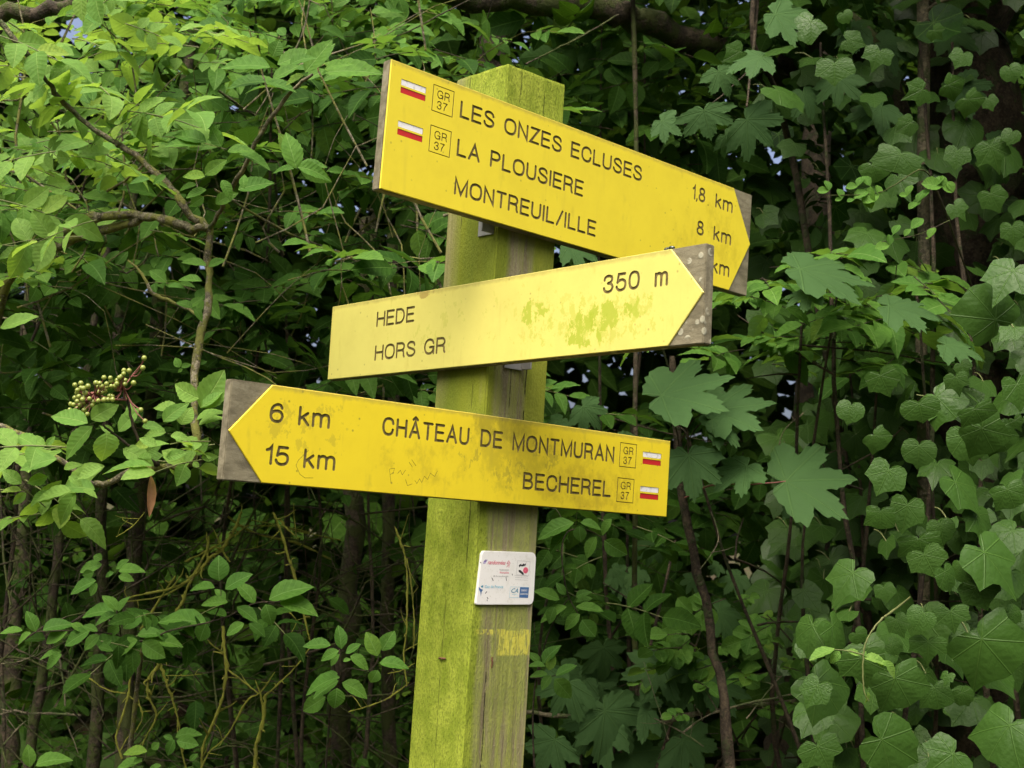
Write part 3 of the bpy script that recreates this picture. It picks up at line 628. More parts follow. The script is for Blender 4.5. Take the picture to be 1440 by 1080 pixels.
def ribbon(bm, kind, pts, half, y0, y1):
    """a stroke cut as a closed prism between depths y0 and y1 (board axes: x right, y into the board, z up)"""
    P2 = [Vector(p) for p in pts]; q = [P2[0]]
    for p in P2[1:]:
        if (p-q[-1]).length > half*.12: q.append(p)
    P2 = q; n = len(P2); closed = kind == 'c'
    L, Rt = [], []
    for i in range(n):
        a = P2[i-1] if (i > 0 or closed) else None; b = P2[(i+1) % n] if (i < n-1 or closed) else None; c = P2[i]
        d1 = (c-a).normalized() if a is not None else (b-c).normalized(); d2 = (b-c).normalized() if b is not None else d1
        n1 = Vector((-d1.y, d1.x)); n2 = Vector((-d2.y, d2.x)); mm = n1+n2
        if mm.length < 1e-3: mm = n1
        mm.normalize(); k = min(1/max(mm.dot(n1), .2), 2.6)
        L.append(c+mm*half*k); Rt.append(c-mm*half*k)
    if closed:
        vl = [[bm.verts.new((p.x, yy, p.y)) for p in L] for yy in (y0, y1)]; vr_ = [[bm.verts.new((p.x, yy, p.y)) for p in Rt] for yy in (y0, y1)]
        for i in range(n):
            j = (i+1) % n
            bm.faces.new((vl[0][i], vl[0][j], vr_[0][j], vr_[0][i])); bm.faces.new((vl[1][j], vl[1][i], vr_[1][i], vr_[1][j]))
            bm.faces.new((vl[0][j], vl[0][i], vl[1][i], vl[1][j])); bm.faces.new((vr_[0][i], vr_[0][j], vr_[1][j], vr_[1][i]))
    else:
        d0 = (P2[0]-P2[1]).normalized(); d1 = (P2[-1]-P2[-2]).normalized()
        cap1 = [P2[-1]+half*(d1*math.sin(t)+Vector((-d1.y, d1.x))*math.cos(t)) for t in (.8, 1.57, 2.34)]
        cap0 = [P2[0]+half*(d0*math.sin(t)+Vector((-d0.y, d0.x))*math.cos(t)) for t in (.8, 1.57, 2.34)]
        loop = L+cap1+Rt[::-1]+cap0
        a = [bm.verts.new((p.x, y0, p.y)) for p in loop]; b = [bm.verts.new((p.x, y1, p.y)) for p in loop]; k = len(loop)
        # side walls and strip caps
        for i in range(k): j = (i+1) % k; bm.faces.new((a[j], a[i], b[i], b[j]))
        for lay, flip in ((a, False), (b, True)):
            for i in range(n-1):
                f = (lay[i], lay[i+1], lay[n+3+(n-1-(i+1))], lay[n+3+(n-1-i)])
                bm.faces.new(f[::-1] if flip else f)
            f = (lay[n-1], lay[n], lay[n+1], lay[n+2], lay[n+3]); bm.faces.new(f[::-1] if flip else f)
            f = (lay[n+3+n-1], lay[n+3+n], lay[n+3+n+1], lay[n+3+n+2], lay[0]); bm.faces.new(f[::-1] if flip else f)
def text(bm, txt, u0_, u1_, base, cap, stroke, space=1.15):
    """letters between u0 and u1 (mm from the board's left end), base line 'base' mm under its upper edge"""
    half = stroke/2; capc = cap-stroke; items = []; wsum = 0; gaps = 0
    for i, ch in enumerate(txt):
        if ch == ' ': continue
        w_ = GL[ch][0]; items.append(ch); wsum += w_
    slots = sum(0 if (i == 0) else (space/.36 if txt[i-1] == ' ' else (0 if ch == ' ' else 1)) for i, ch in enumerate(txt))
    # tracking fixed, letter widths fit the measured length
    tot = (u1_-u0_-stroke); g = .34*capc; sx = (tot-g*slots)/wsum if wsum > .1 else capc
    x = u0_+half
    for i, ch in enumerate(txt):
        if ch == ' ': continue
        if i > 0: x += g*(space/.36 if txt[i-1] == ' ' else 1)
        for kind, pts in GL[ch][1]:
            pp = [((x+p[0]*sx)/1000, (-(base-half)+p[1]*capc)/1000) for p in pts]
            ribbon(bm, kind, pp, half/1000, -.0006, .00125+rng.uniform(0, .00012))
        x += GL[ch][0]*sx
def rectline(bm, u0_, v0, u1_, v1, stroke):
    ribbon(bm, 'c', [(u0_/1000, -v0/1000), (u1_/1000, -v0/1000), (u1_/1000, -v1/1000), (u0_/1000, -v1/1000)], stroke/2000, -.0006, .0010)

def board(label, org, yaw, tilt, L, H, arrow, ymat, texts, boxes, bars, scratches=()):
    d = Vector((math.cos(yaw), math.sin(yaw), 0)); n = Vector((math.sin(yaw), -math.cos(yaw), 0))
    a = math.cos(tilt)*d + math.sin(tilt)*ez; up = -math.sin(tilt)*d + math.cos(tilt)*ez
    mw = Matrix((a, -n, up)).transposed().to_4x4(); mw.translation = Vector(org)+Vector((0, 0, EYE))
    root = empty('sign_board', mw=RI @ mw); root.parent = post_root; root['label'] = label
    ty = .0022
    # weathered core, exposed at the pointed end
    bm = bmesh.new(); bmesh.ops.create_cube(bm, size=1)
    for v in bm.verts: v.co = Vector(((v.co.x+.5)*L, ty+(v.co.y+.5)*(BT-ty), (v.co.z-.5)*H))
    bmesh.ops.bevel(bm, geom=bm.edges[:], offset=.0012, segments=2, affect='EDGES'); me = bpy.data.meshes.new('core'); bm.to_mesh(me); bm.free(); obj('core', me, M['core'], root)['lichen'] = 1.0 if ymat == 'yel_mid' else .12
    # yellow layer
    e = .0006
    out = {'r': [(e, -e), (arrow[0][0]/1000, -e), (arrow[1][0]/1000-e, -arrow[1][1]/1000), (arrow[2][0]/1000, -H+e), (e, -H+e)],
           'l': [(L-e, -e), (L-e, -H+e), (arrow[2][0]/1000, -H+e), (arrow[1][0]/1000+e, -arrow[1][1]/1000), (arrow[0][0]/1000, -e)]}[arrow[3]]
    bm = bmesh.new(); f = bm.faces.new([bm.verts.new((x, 0, z)) for x, z in out]); bm.normal_update()
    if f.normal.y > 0: f.normal_flip()
    r_ = bmesh.ops.extrude_face_region(bm, geom=[f]); bmesh.ops.translate(bm, vec=(0, ty, 0), verts=[v for v in r_['geom'] if isinstance(v, bmesh.types.BMVert)])
    bmesh.ops.recalc_face_normals(bm, faces=bm.faces)
    bmesh.ops.bevel(bm, geom=[e_ for e_ in bm.edges if all(abs(v.co.y) < 1e-6 for v in e_.verts)], offset=.0008, segments=1, affect='EDGES')
    me = bpy.data.meshes.new('yellow_face'); bm.to_mesh(me); bm.free(); me.materials.append(M[ymat]); me.materials.append(M['engr'])
    face = obj('yellow_face', me, None, root)
    bm = bmesh.new()
    for t in texts: text(bm, *t)
    for (u0_, v0) in boxes:
        rectline(bm, u0_, v0, u0_+37.2, v0+37.5, 1.25); text(bm, 'GR', u0_+7.5, u0_+30.5, v0+17.6, 12.2, 1.55); text(bm, '37', u0_+8.5, u0_+27.5, v0+33.2, 12.2, 1.55)
    for b_ in bars:
        for q in (0, 11.3):
            u0_, v0 = b_[0], b_[1]+q
            vs = [bm.verts.new(p) for p in ((u0_/1000, -.0006, -v0/1000), ((u0_+43.5)/1000, -.0006, -v0/1000), ((u0_+43.5)/1000, -.0006, -(v0+8.6)/1000), (u0_/1000, -.0006, -(v0+8.6)/1000))]
            f = bm.faces.new(vs); r_ = bmesh.ops.extrude_face_region(bm, geom=[f]); bmesh.ops.translate(bm, vec=(0, .0006+.0010, 0), verts=[v for v in r_['geom'] if isinstance(v, bmesh.types.BMVert)])
    for sc_ in scratches: ribbon(bm, 'o', [(p[0]/1000, -p[1]/1000) for p in sc_], .00028, -.0006, .0004)
    bmesh.ops.recalc_face_normals(bm, faces=bm.faces)
    cm = bpy.data.meshes.new('cut'); bm.to_mesh(cm); bm.free(); cm.materials.append(M['engr']); co = bpy.data.objects.new('cut', cm); COL.objects.link(co); co.parent = root
    md = face.modifiers.new('b', 'BOOLEAN'); md.operation = 'DIFFERENCE'; md.object = co; md.solver = 'EXACT'; md.use_self = True; md.material_mode = 'TRANSFER'
    bpy.context.view_layer.update(); dg = bpy.context.evaluated_depsgraph_get(); nm = bpy.data.meshes.new_from_object(face.evaluated_get(dg)); nm.name = 'yellow_face'
    face.modifiers.clear(); face.data = nm; bpy.data.objects.remove(co); print('board', label[:20], len(nm.polygons), [m_.name if m_ else None for m_ in nm.materials])
    for b_ in bars:
        for q, mk, nm_ in ((0, 'white', 'white_bar'), (11.3, 'red', 'red_bar')):
            u0_, v0 = b_[0]+.25, b_[1]+q+.25
            bm = bmesh.new(); bmesh.ops.create_cube(bm, size=1)
            for v in bm.verts: v.co = Vector(((u0_+(v.co.x+.5)*43)/1000, .0006+(v.co.y+.5)*.0009, -(v0+(.5-v.co.z)*8.1)/1000))
            me = bpy.data.meshes.new(nm_); bm.to_mesh(me); bm.free(); obj(nm_, me, M[mk], root)
    return mw
CAP = 25.5; STK = 3.95
boards = []
boards.append(board('upper yellow board pointing right with three place names', (-.19375, 1.71263, .62517), .72772, -.01622, .80617, .18372,
   ((752, 0), (806, 90), (753, 184), 'r'), 'yel_top',
   [('LES ONZES ECLUSES', 127, 514.5, 48, CAP, STK), ('LA PLOUSIERE', 127, 384, 104.5, CAP, STK), ('MONTREUIL/ILLE', 128, 417.5, 161, CAP, STK),
    ('1', 641.5, 650, 46, CAP, STK), (',', 652, 655, 46, CAP, 3.0), ('8', 658, 676, 46, CAP, STK), ('.', 683, 686, 48, CAP, 2.2), ('km', 703, 751, 46.5, CAP, STK), ('8', 658, 677, 104, CAP, STK), ('km', 703, 751.5, 104.3, CAP, STK), ('km', 703, 751.5, 161, CAP, STK)],
   [(76.3, 14), (77.3, 73)], [(20, 22.8), (20.8, 82)]))
boards.append(board('middle faded yellow board pointing right with algae blotches', (-.31104, 2.15304, .34735), -.835, .01672, .80125, .1253,
   ((746, 0), (801, 62), (746.5, 125), 'r'), 'yel_mid',
   [('HEDE', 128.5, 227, 47, CAP, STK), ('HORS', 129.5, 235, 102, CAP, STK), ('GR', 256, 308, 102, CAP, STK), ('350', 630, 695, 46.5, CAP, STK), ('m', 720.5, 743, 47.5, CAP, STK)], [], []))
boards.append(board('lower yellow board pointing left with two place names', (-.34471, 1.58575, .15789), .71617, -.0042, .81072, .1253,
   ((57.1, 0), (0.6, 64), (53.8, 125), 'l'), 'yel_low',
   [('6', 56, 77, 48.2, CAP, STK), ('km', 98.5, 147, 48, CAP, STK), ('15', 55, 90, 101.7, CAP, STK), ('km', 111.5, 160.5, 101.7, CAP, STK), ('CHÂTEAU', 230.5, 383, 47.5, CAP, STK), ('DE', 404, 446, 47, CAP, STK), ('MONTMURAN', 465.5, 680, 47, CAP, STK), ('BECHEREL', 491, 677, 102, CAP, STK)],
   [(692.6, 14), (691.2, 69.8)], [(745.8, 23.4), (743.9, 79)],
   [[(118, 78), (104, 92), (101, 99), (108, 110), (116, 114), (128, 113)], [(248, 92), (250, 102), (252, 110)], [(248, 92), (256, 90), (255, 96), (250, 99)], [(262, 97), (266, 92), (270, 98), (275, 91)], [(280, 80), (286, 86)], [(284, 76), (292, 84)],
    [(276, 104), (280, 112), (288, 109)], [(292, 104), (296, 108), (300, 101), (304, 106), (308, 97), (314, 101), (318, 92), (326, 96), (330, 88)]]))

# ---- brackets (angle irons between post and boards)
def bracket(label, u, z, w_, face, h=.035):
    """plate against one post face plus its short flange"""
    root_m = Matrix.Identity(4)
    bm = bmesh.new()
    def bx(x0, x1, y0, y1, z0, z1):
        r_ = bmesh.ops.create_cube(bm, size=1)
        for v in r_['verts']: v.co = Vector((x0+(v.co.x+.5)*(x1-x0), y0+(v.co.y+.5)*(y1-y0), z0+(v.co.z+.5)*(z1-z0)))
    if face == 'left': bx(-.003, -.0006, u, u+w_, z, z+h); bx(-.0235, -.0032, u, u+.003, z+.001, z+h-.001); bx(-.006, -.003, u+w_*.4, u+w_*.4+.007, z+h*.5, z+h*.5+.007)
    else: bx(u, u+w_, -.003, -.0006, z, z+h); bx(u+w_-.003, u+w_, -.0235, -.0032, z+.001, z+h-.001)
    bmesh.ops.bevel(bm, geom=bm.edges[:], offset=.0005, segments=1, affect='EDGES')
    me = bpy.data.meshes.new('bracket'); bm.to_mesh(me); bm.free(); o_ = obj('bracket', me, M['metal'], post_root); return o_
bracket('', .006, TOP-.262, .034, 'left', .05)
bracket('', .030, TOP-.4585, .036, 'right', .04)
# staple in the left face, rusty nail in the paint mark, pale chip on the top corner
s = NT('rusty_iron'); s.base(s.mix(s.noise(200), (.05, .03, .02), (.22, .09, .04)), .7); M['rust'] = s.m
V, F = tube_data([(-.0012, .050, TOP-.888), (-.0022, .054, TOP-.8885), (-.0022, .061, TOP-.889), (-.0012, .064, TOP-.889)], .0013, 6, 3); obj('staple', mesh_np('staple', V, F), M['rust'], post_root)
V, F = tube_data([(.044, -.0010, TOP-.881), (.0445, -.0018, TOP-.888), (.0445, -.0012, TOP-.897)], [.0012, .0014, .0007], 6, 3); obj('nail', mesh_np('nail', V, F), M['rust'], post_root)

# ---- plaque with sponsors' marks
s = NT('plaque_enamel'); a = s.noise(60, 5, .7); b = s.noise(300, 3, .6, seed=3)
s.base(s.mix(s.math('MULTIPLY', s.ramp(a, .5, .8), .5), s.mix(s.math('MULTIPLY', s.ramp(b, .62, .7), .4), (.78, .78, .74), (.45, .43, .36)), (.52, .52, .42)), .45); M['plaque'] = s.m
def flat(name, c, rough=.5):
    q = NT(name); q.base(q.mix(s_n(q), c, tuple(min(1, x*1.5+.05) for x in c)), rough); return q.m
def s_n(q): return q.ramp(q.noise(700, 2), .5, .75)
M['p_pink'] = flat('print_pink', (.60, .10, .16)); M['p_blue'] = flat('print_blue', (.05, .13, .30)); M['p_cyan'] = flat('print_light_blue', (.20, .48, .60)); M['p_black'] = flat('print_black', (.03, .03, .03)); M['p_grey'] = flat('print_grey', (.35, .35, .34)); M['p_purple'] = flat('print_purple', (.12, .06, .30)); M['p_teal'] = flat('print_teal', (.04, .22, .33))
PX0, PZ1, PWD, PHT = .003, TOP-.7285, .1135, .0775
pl_root = empty('plaque', mw=Matrix.Translation((PX0, 0, PZ1))); pl_root.parent = post_root; pl_root.rotation_euler = (0, R(-.4), 0)
bm = bmesh.new(); pts = []
for cx, cz, a0 in ((PWD-.009, -.009, 0), (.012, -.007, 90), (.003, -PHT+.003, 180), (PWD-.009, -PHT+.009, 270)):
    rr = {0: .009, 90: .007, 180: .003, 270: .009}[a0]
    for k in range(6): t = R(a0+90*k/5); pts.append((cx+rr*math.cos(t), cz+rr*math.sin(t)))
f = bm.faces.new([bm.verts.new((x, -.0045, z)) for x, z in pts]); r_ = bmesh.ops.extrude_face_region(bm, geom=[f]); bmesh.ops.translate(bm, vec=(0, .0042, 0), verts=[v for v in r_['geom'] if isinstance(v, bmesh.types.BMVert)])
bmesh.ops.recalc_face_normals(bm, faces=bm.faces); bmesh.ops.bevel(bm, geom=[e for e in bm.edges if all(abs(v.co.y+.0045) < 1e-5 for v in e.verts)], offset=.0007, segments=2, affect='EDGES')
me = bpy.data.meshes.new('plate'); bm.to_mesh(me); bm.free(); obj('plate', me, M['plaque'], pl_root)
def print_text(name, txt, x, z, size, mat, width=None, shear=0.0, align='LEFT'):
    """flat print on the plaque from Blender's built-in letters"""
    c = bpy.data.curves.new(name, 'FONT'); c.body = txt; c.size = size; c.align_x = align; c.shear = shear; c.resolution_u = 2; c.offset = size*.012
    o_ = bpy.data.objects.new('tmp', c); COL.objects.link(o_); bpy.context.view_layer.update()
    dg = bpy.context.evaluated_depsgraph_get(); me = bpy.data.meshes.new_from_object(o_.evaluated_get(dg)); bpy.data.objects.remove(o_); bpy.data.curves.remove(c)
    xs_ = [v.co.x for v in me.vertices]; k = 1.0
    if width and xs_: k = width/(max(xs_)-min(xs_))
    x_ref = (min(xs_) if align == 'LEFT' else max(xs_))
    for v in me.vertices: v.co = Vector((x+(v.co.x-x_ref)*k, -.0047, z+v.co.y))
    me.name = name; return obj(name, me, M[mat], pl_root)
def print_poly(name, polys, mat, y=-.0047):
    Vv, Ff = [], []
    for p in polys: Ff.append(tuple(range(len(Vv), len(Vv)+len(p)))); Vv += [(q[0], y, q[1]) for q in p]
    return obj(name, mesh_np(name, Vv, Ff, smooth=False), M[mat], pl_root)
def pz(px, py): return (max(0, (px-150)/880*PWD), -(py-150)/810*PHT)    # from the close-up of the plaque
x, z = pz(218, 345); print_text('print', 'ff', x, z, .0085, 'p_purple', .008, .4)
x, z = pz(285, 350); print_text('print', 'randonnées', x, z, .0085, 'p_pink', .035, .4)
def lines(name, segs, wd, mat):
    polys = []
    for a, b in segs:
        a = Vector(pz(*a)); b = Vector(pz(*b)); d = (b-a).normalized(); n_ = Vector((-d.y, d.x))*wd/2; polys.append([a+n_, b+n_, b-n_, a-n_])
    return print_poly(name, polys, mat)
lines('print', [((605, 285), (580, 320)), ((605, 285), (622, 330)), ((580, 320), (600, 350)), ((622, 330), (612, 360)), ((600, 350), (575, 390)), ((608, 350), (612, 395)), ((570, 330), (628, 318))], .0007, 'p_pink')
x, z = pz(615, 440); print_text('print', 'fédération', x, z, .0036, 'p_grey', .019, 0, 'RIGHT')
x, z = pz(615, 483); print_text('print', 'française', x, z, .004, 'p_pink', .018, 0, 'RIGHT')
x, z = pz(612, 537); print_text('print', 'de la randonnée', x, z, .0036, 'p_grey', .030, 0, 'RIGHT')
lines('print', [((360, 550), (385, 600)), ((575, 540), (585, 595)), ((665, 485), (672, 510)), ((170, 320), (190, 335)), ((275, 790), (300, 760)), ((305, 845), (325, 870)), ((310, 880), (312, 905))], .0011, 'p_black')
x, z = pz(262, 708); print_text('print', 'Gaz de France', x, z, .0062, 'p_cyan', .036)
print_poly('print', [[pz(175, 690), pz(205, 720), pz(240, 735), pz(222, 765), pz(213, 835), pz(203, 770), pz(178, 725)]], 'p_blue'); print_poly('print', [[pz(205, 680), pz(240, 665), pz(240, 700), pz(215, 700)]], 'p_teal')
lines('print', [((740, 283), (938, 295)), ((938, 295), (925, 510)), ((925, 510), (728, 500)), ((728, 500), (740, 283)), ((715, 540), (915, 548)), ((715, 575), (915, 580)), ((705, 512), (918, 520))], .0004, 'p_grey')
print_poly('print', [[pz(*q) for q in ((762, 350), (790, 330), (810, 345), (835, 322), (850, 335), (872, 318), (870, 350), (845, 362), (815, 370), (790, 362), (768, 388))], [pz(*q) for q in ((762, 425), (790, 425), (815, 445), (838, 465), (850, 492), (830, 500), (805, 478), (780, 465), (765, 450))]], 'p_black')
print_poly('print', [[(pz(872, 428)[0]+.0052*math.cos(t), pz(872, 428)[1]+.0046*math.sin(t)) for t in [k*math.pi/10 for k in range(20)]]], 'p_pink')
print_poly('print', [[pz(800, 688), pz(940, 692), pz(935, 853), pz(795, 848)]], 'p_blue')
x, z = pz(818, 752); o_ = print_text('print', 'CREDIT', x, z, .0038, 'white', .013)
for v in o_.data.vertices: v.co.y = -.00485
x, z = pz(808, 806); o_ = print_text('print', 'AGRICOLE', x, z, .0038, 'white', .0155)
for v in o_.data.vertices: v.co.y = -.00485
lines('print', [((650, 685), (940, 690)), ((650, 685), (643, 845)), ((643, 845), (795, 850)), ((680, 800), (765, 803))], .0004, 'p_cyan')
x, z = pz(668, 775); print_text('print', 'CA', x, z, .0092, 'p_teal', .0138, .3)

# ---- beetle on the middle board, dead scrape marks
s = NT('beetle_shell'); s.base((.02, .035, .012), .15, .8); s.b.inputs['Coat Weight'].default_value = .6; M['beetle'] = s.m
mw = boards[1]
bt = empty('beetle', mw=mw @ Matrix.Translation((.737, .008, .0002))); tag(bt, 'small glossy dark green beetle on the upper edge of the middle board', 'beetle')
def blob(name, c, r3, parent, mat, seg=14):
    bm = bmesh.new(); bmesh.ops.create_uvsphere(bm, u_segments=seg, v_segments=8, radius=1)
    for v in bm.verts: v.co = Vector((c[0]+v.co.x*r3[0], c[1]+v.co.y*r3[1], c[2]+v.co.z*r3[2]))
    for f in bm.faces: f.smooth = True
    me = bpy.data.meshes.new(name); bm.to_mesh(me); bm.free(); return obj(name, me, mat, parent)
blob('wing_case', (.0025, 0, .0028), (.0058, .0035, .0027), bt, M['beetle']); blob('thorax', (-.0042, 0, .0025), (.0028, .003, .0022), bt, M['beetle']); blob('head', (-.0073, 0, .002), (.0014, .0016, .0013), bt, M['beetle'])
for sx_ in (-.004, -.001, .003):
    for sy_ in (-1, 1):
        V, F = tube_data([(sx_, sy_*.002, .002), (sx_-.0005, sy_*.0045, .003), (sx_-.001, sy_*.0055, .0001)], .00025, 4, 2); obj('leg', mesh_np('leg', V, F), M['beetle'], bt)

# ================================================================ PLANTS
# ---- elder with berries at the left
E1 = Plant('elder_shrub', 'elder shrub with lichen covered branches and a cluster of green berries, left of the boards', 'shrub', 'elder')
yE = 2.0
br = lambda pts, rad, mt='lichen_bark', nm='branch': E1.stems.append((nm, [P(*p) for p in pts], rad, mt))
br([(-40, 560, 2.3), (10, 400, 2.2), (75, 350, 2.15), (130, 328, 2.1), (200, 309, 2.05)], [.011, .010, .0085, .008, .0075])
br([(60, 333, 2.15), (115, 318, 2.1), (135, 306, 2.07), (200, 304, 2.05), (250, 314, 2.0), (293, 324, 2.0)], [.008, .0082, .008, .0075, .007, .0065])
br([(168, 203, 2.0), (205, 232, 2.0), (243, 266, 2.0), (265, 298, 2.0), (290, 322, 2.0)], [.0045, .0055, .006, .006, .0068])
br([(294, 322, 2.0), (294, 380, 2.0), (291, 440, 1.98), (276, 500, 1.96), (273, 560, 1.94), (275, 640, 1.93), (262, 655, 1.92), (225, 656, 1.9)], [.0062, .0058, .0062, .0066, .0058, .005, .005, .0045])
br([(294, 322, 2.0), (315, 285, 1.95), (340, 240, 1.9), (375, 175, 1.85), (412, 125, 1.82), (440, 105, 1.8)], [.004, .003, .0036, .0034, .003, .002], 'grey_bark')
br([(225, 655, 1.9), (180, 665, 1.9), (138, 682, 1.9), (90, 652, 1.9), (30, 612, 1.92), (-20, 590, 1.95)], [.0045, .005, .0052, .004, .0038, .0035])
br([(285, 447, 1.97), (250, 428, 2.0), (215, 412, 2.0), (200, 385, 2.0), (180, 366, 2.0)], [.0026, .0026, .003, .0022, .0015])
br([(0, 30, 1.9), (25, 60, 1.9), (60, 105, 1.95), (90, 145, 2.0), (130, 180, 2.0), (168, 205, 2.0), ], [.005, .0042, .004, .0038, .004, .0045], 'grey_bark')
br([(205, 230, 2.0), (175, 255, 2.02), (150, 268, 2.05)], [.003, .002, .0015])
br([(180, 562, 1.83), (185, 590, 1.84), (194, 618, 1.85), (205, 640, 1.87), (222, 655, 1.9)], [.0018, .0022, .0024, .003, .0036], 'brown_bark', 'berry_stalk')
br([(143, 597, 1.8), (160, 610, 1.82), (185, 630, 1.84), (220, 652, 1.9)], [.0015, .0016, .002, .0028], 'moss_bark')
L0 = [(1140, 285, 925, 238, .28), (1170, 272, 1320, 210, .35), (1290, 300, 1400, 165, .45), (1120, 345, 950, 335, .26), (1150, 335, 1265, 270, .32), (1130, 348, 1250, 366, .28), (1150, 240, 1180, 165, .8), (1370, 295, 1470, 265, .3),
      (870, 600, 725, 540, .36), (850, 610, 690, 590, .26), (935, 620, 880, 530, .55), (960, 640, 1065, 608, .3), (1010, 650, 1145, 672, .22), (1255, 690, 1190, 550, .5), (1240, 712, 1145, 708, .25), (1265, 705, 1395, 745, .55), (1260, 700, 1370, 672, .3),
      (865, 745, 765, 728, .4), (865, 738, 950, 668, .5), (935, 760, 985, 830, .5), (1005, 800, 1150, 750, .38), (1030, 795, 1020, 728, .55), (870, 800, 780, 825, .35), (630, 755, 545, 765, .3), (910, 860, 990, 800, .5), (830, 780, 750, 785, .3),
      (860, 830, 800, 870, .6), (700, 740, 640, 770, .4)]
E1.hand(L0, 'elder', 0, 0, 3, 1.85)
E1.hand([(150, 262, 350, 232, .3), (75, 262, 175, 140, .42), (20, 235, 95, 175, .35), (150, 250, 240, 205, .3), (70, 270, 0, 300, .3), (45, 610, 0, 470, .5), (50, 605, 165, 610, .42), (40, 600, -20, 605, .3)], 'elder', 400, 0, 2.571, 1.72, jy=.03)
L1 = [(370, 705, 205, 650, .42), (385, 690, 482, 615, .62), (390, 720, 250, 842, .35), (450, 745, 458, 862, .85), (500, 740, 590, 640, .42), (520, 812, 645, 868, .5), (840, 600, 710, 552, .55), (845, 640, 960, 490, .62), (850, 637, 938, 572, .35), (765, 712, 790, 635, .85), (750, 645, 640, 622, .4),
      (690, 700, 770, 605, .5), (700, 745, 600, 742, .4), (830, 690, 938, 627, .22), (840, 712, 938, 655, .26), (660, 800, 590, 760, .5), (830, 840, 882, 768, .5), (850, 852, 912, 838, .6), (815, 870, 838, 892, .8), (640, 790, 560, 800, .5), (700, 850, 790, 830, .45), (640, 850, 575, 835, .4),
      (190, 800, 105, 755, .45), (195, 800, 230, 760, .5), (190, 803, 135, 812, .42), (240, 855, 75, 882, .35), (440, 885, 225, 1012, .3), (400, 985, 260, 955, .4), (90, 960, 0, 900, .5), (90, 990, 0, 980, .3), (110, 1000, 50, 1045, .5), (270, 900, 330, 860, .4), (430, 890, 320, 930, .4), (640, 886, 430, 880, .12),
      (200, 930, 110, 960, .5), (290, 930, 350, 960, .5), (320, 1000, 225, 1130, .38), (350, 985, 412, 1010, .35), (300, 990, 140, 1010, .3), (200, 990, 120, 1050, .3), (0, 303, 155, 250, .3), (560, 690, 540, 620, .6), (480, 740, 420, 720, .5), (600, 840, 680, 790, .5), (720, 760, 800, 750, .4), (600, 720, 680, 700, .4)]
E1.hand(L1, 'elder', 0, 360, 3, 1.80, 'bright')
E1.hand([(760, 470, 735, 430, .8), (765, 470, 800, 450, .6), (770, 475, 750, 490, .6), (830, 455, 868, 440, .6), (800, 215, 850, 170, .5), (810, 220, 745, 180, .5), (820, 225, 860, 260, .6), (870, 40, 770, 8, .35), (880, 45, 945, 5, .45), (700, 110, 630, 50, .6), (710, 130, 770, 110, .3), (850, 105, 755, 80, .35)], 'oval', 0, 360, 3, 1.95)
# bright small-leaved growth in the upper left corner
E1.fill([(-60, 20), (120, -40), (330, -40), (330, 60), (230, 200), (150, 320), (-60, 420)], 84, 1.8, 2.5, 'oval', .070, mat='bright', pairs=2, ntilt=.4, nb=(-.1, -.55, .75))
E1.fill([(-60, 150), (200, 200), (250, 420), (100, 480), (-60, 480)], 34, 2.1, 2.6, 'elder', .075, mat='elder', pairs=3, ntilt=.35)
E1.fill([(-60, 580), (120, 620), (130, 720), (-60, 740)], 9, 1.7, 1.95, 'elder', .085, mat='bright', pairs=2, ntilt=.35)
E1.fill([(180, 560), (310, 560), (300, 650), (190, 660)], 5, 1.82, 1.95, 'oval', .07, mat='bright', pairs=1, ntilt=.35)
root = E1.finish(tuple(P(-40, 560, 2.3)*1.0)[:2]+(0.0,), cap=290)
# main stem to the ground
b0 = P(-40, 560, 2.3); V, F = tube_data([(0, 0, -.05), (.03, .02, b0.z*.4), (-.02, 0, b0.z*.75), (0, 0, b0.z)], [.022, .018, .015, .011], 9); obj('stem', mesh_np('stem', V, F), M['lichen_bark'], root)
# berries
s = NT('green_berry'); s.base(s.mix(s.noise(30), (.17, .23, .035), (.28, .31, .07)), .3, .5); M['berry'] = s.m
bro = root.location; bme = bpy.data.meshes.new('berry'); bm = bmesh.new(); bmesh.ops.create_icosphere(bm, subdivisions=2, radius=1)
for f in bm.faces: f.smooth = True
bm.to_mesh(bme); bm.free(); bme.materials.append(M['berry'])
Zb = lambda x, y: (x/4.152+80, y/4.152+480)
clus = [(105, 255), (140, 245), (182, 262), (155, 275), (120, 285), (118, 300), (165, 302), (128, 322), (105, 330), (190, 335), (118, 350), (152, 360), (80, 366), (75, 400), (172, 385), (132, 372), (212, 355), (242, 347), (158, 402), (178, 425), (225, 450), (275, 212), (312, 214), (315, 232), (228, 243), (250, 245), (290, 248), (235, 265), (262, 262), (290, 268),
        (318, 262), (240, 297), (262, 300), (282, 292), (307, 320), (322, 322), (298, 340), (275, 342), (352, 228), (350, 248), (375, 205), (390, 190), (392, 170), (422, 172), (400, 228), (398, 250), (448, 243), (502, 155), (510, 98), (325, 340), (158, 330), (205, 375), (98, 370), (118, 392), (340, 262), (365, 212), (515, 466), (490, 400), (140, 272), (150, 340)]
bc = empty('berry_cluster'); bc.parent = root; bcw = Vector((0, 0, 0))
hub = [P(*Zb(400, 345), 1.83), P(*Zb(215, 300), 1.82), P(*Zb(390, 270), 1.83), P(*Zb(440, 200), 1.84)]
tw = []
for (bx_, by_) in clus:
    p = P(*Zb(bx_, by_), 1.80+rng.uniform(-.015, .015)); r_ = .0036*rng.uniform(.85, 1.1)
    o_ = obj('berry', bme, None, bc, Matrix.Translation(p-bro) @ Matrix.Diagonal((r_, r_, r_*1.05, 1)))
    h = min(hub[1:] if bx_ < 330 or bx_ > 380 else hub, key=lambda q: (q-p).length); tw.append(([p-bro, (p+h)/2-bro+Vector((0, 0, -.006)), h-bro], [.0007, .0009, .0012]))
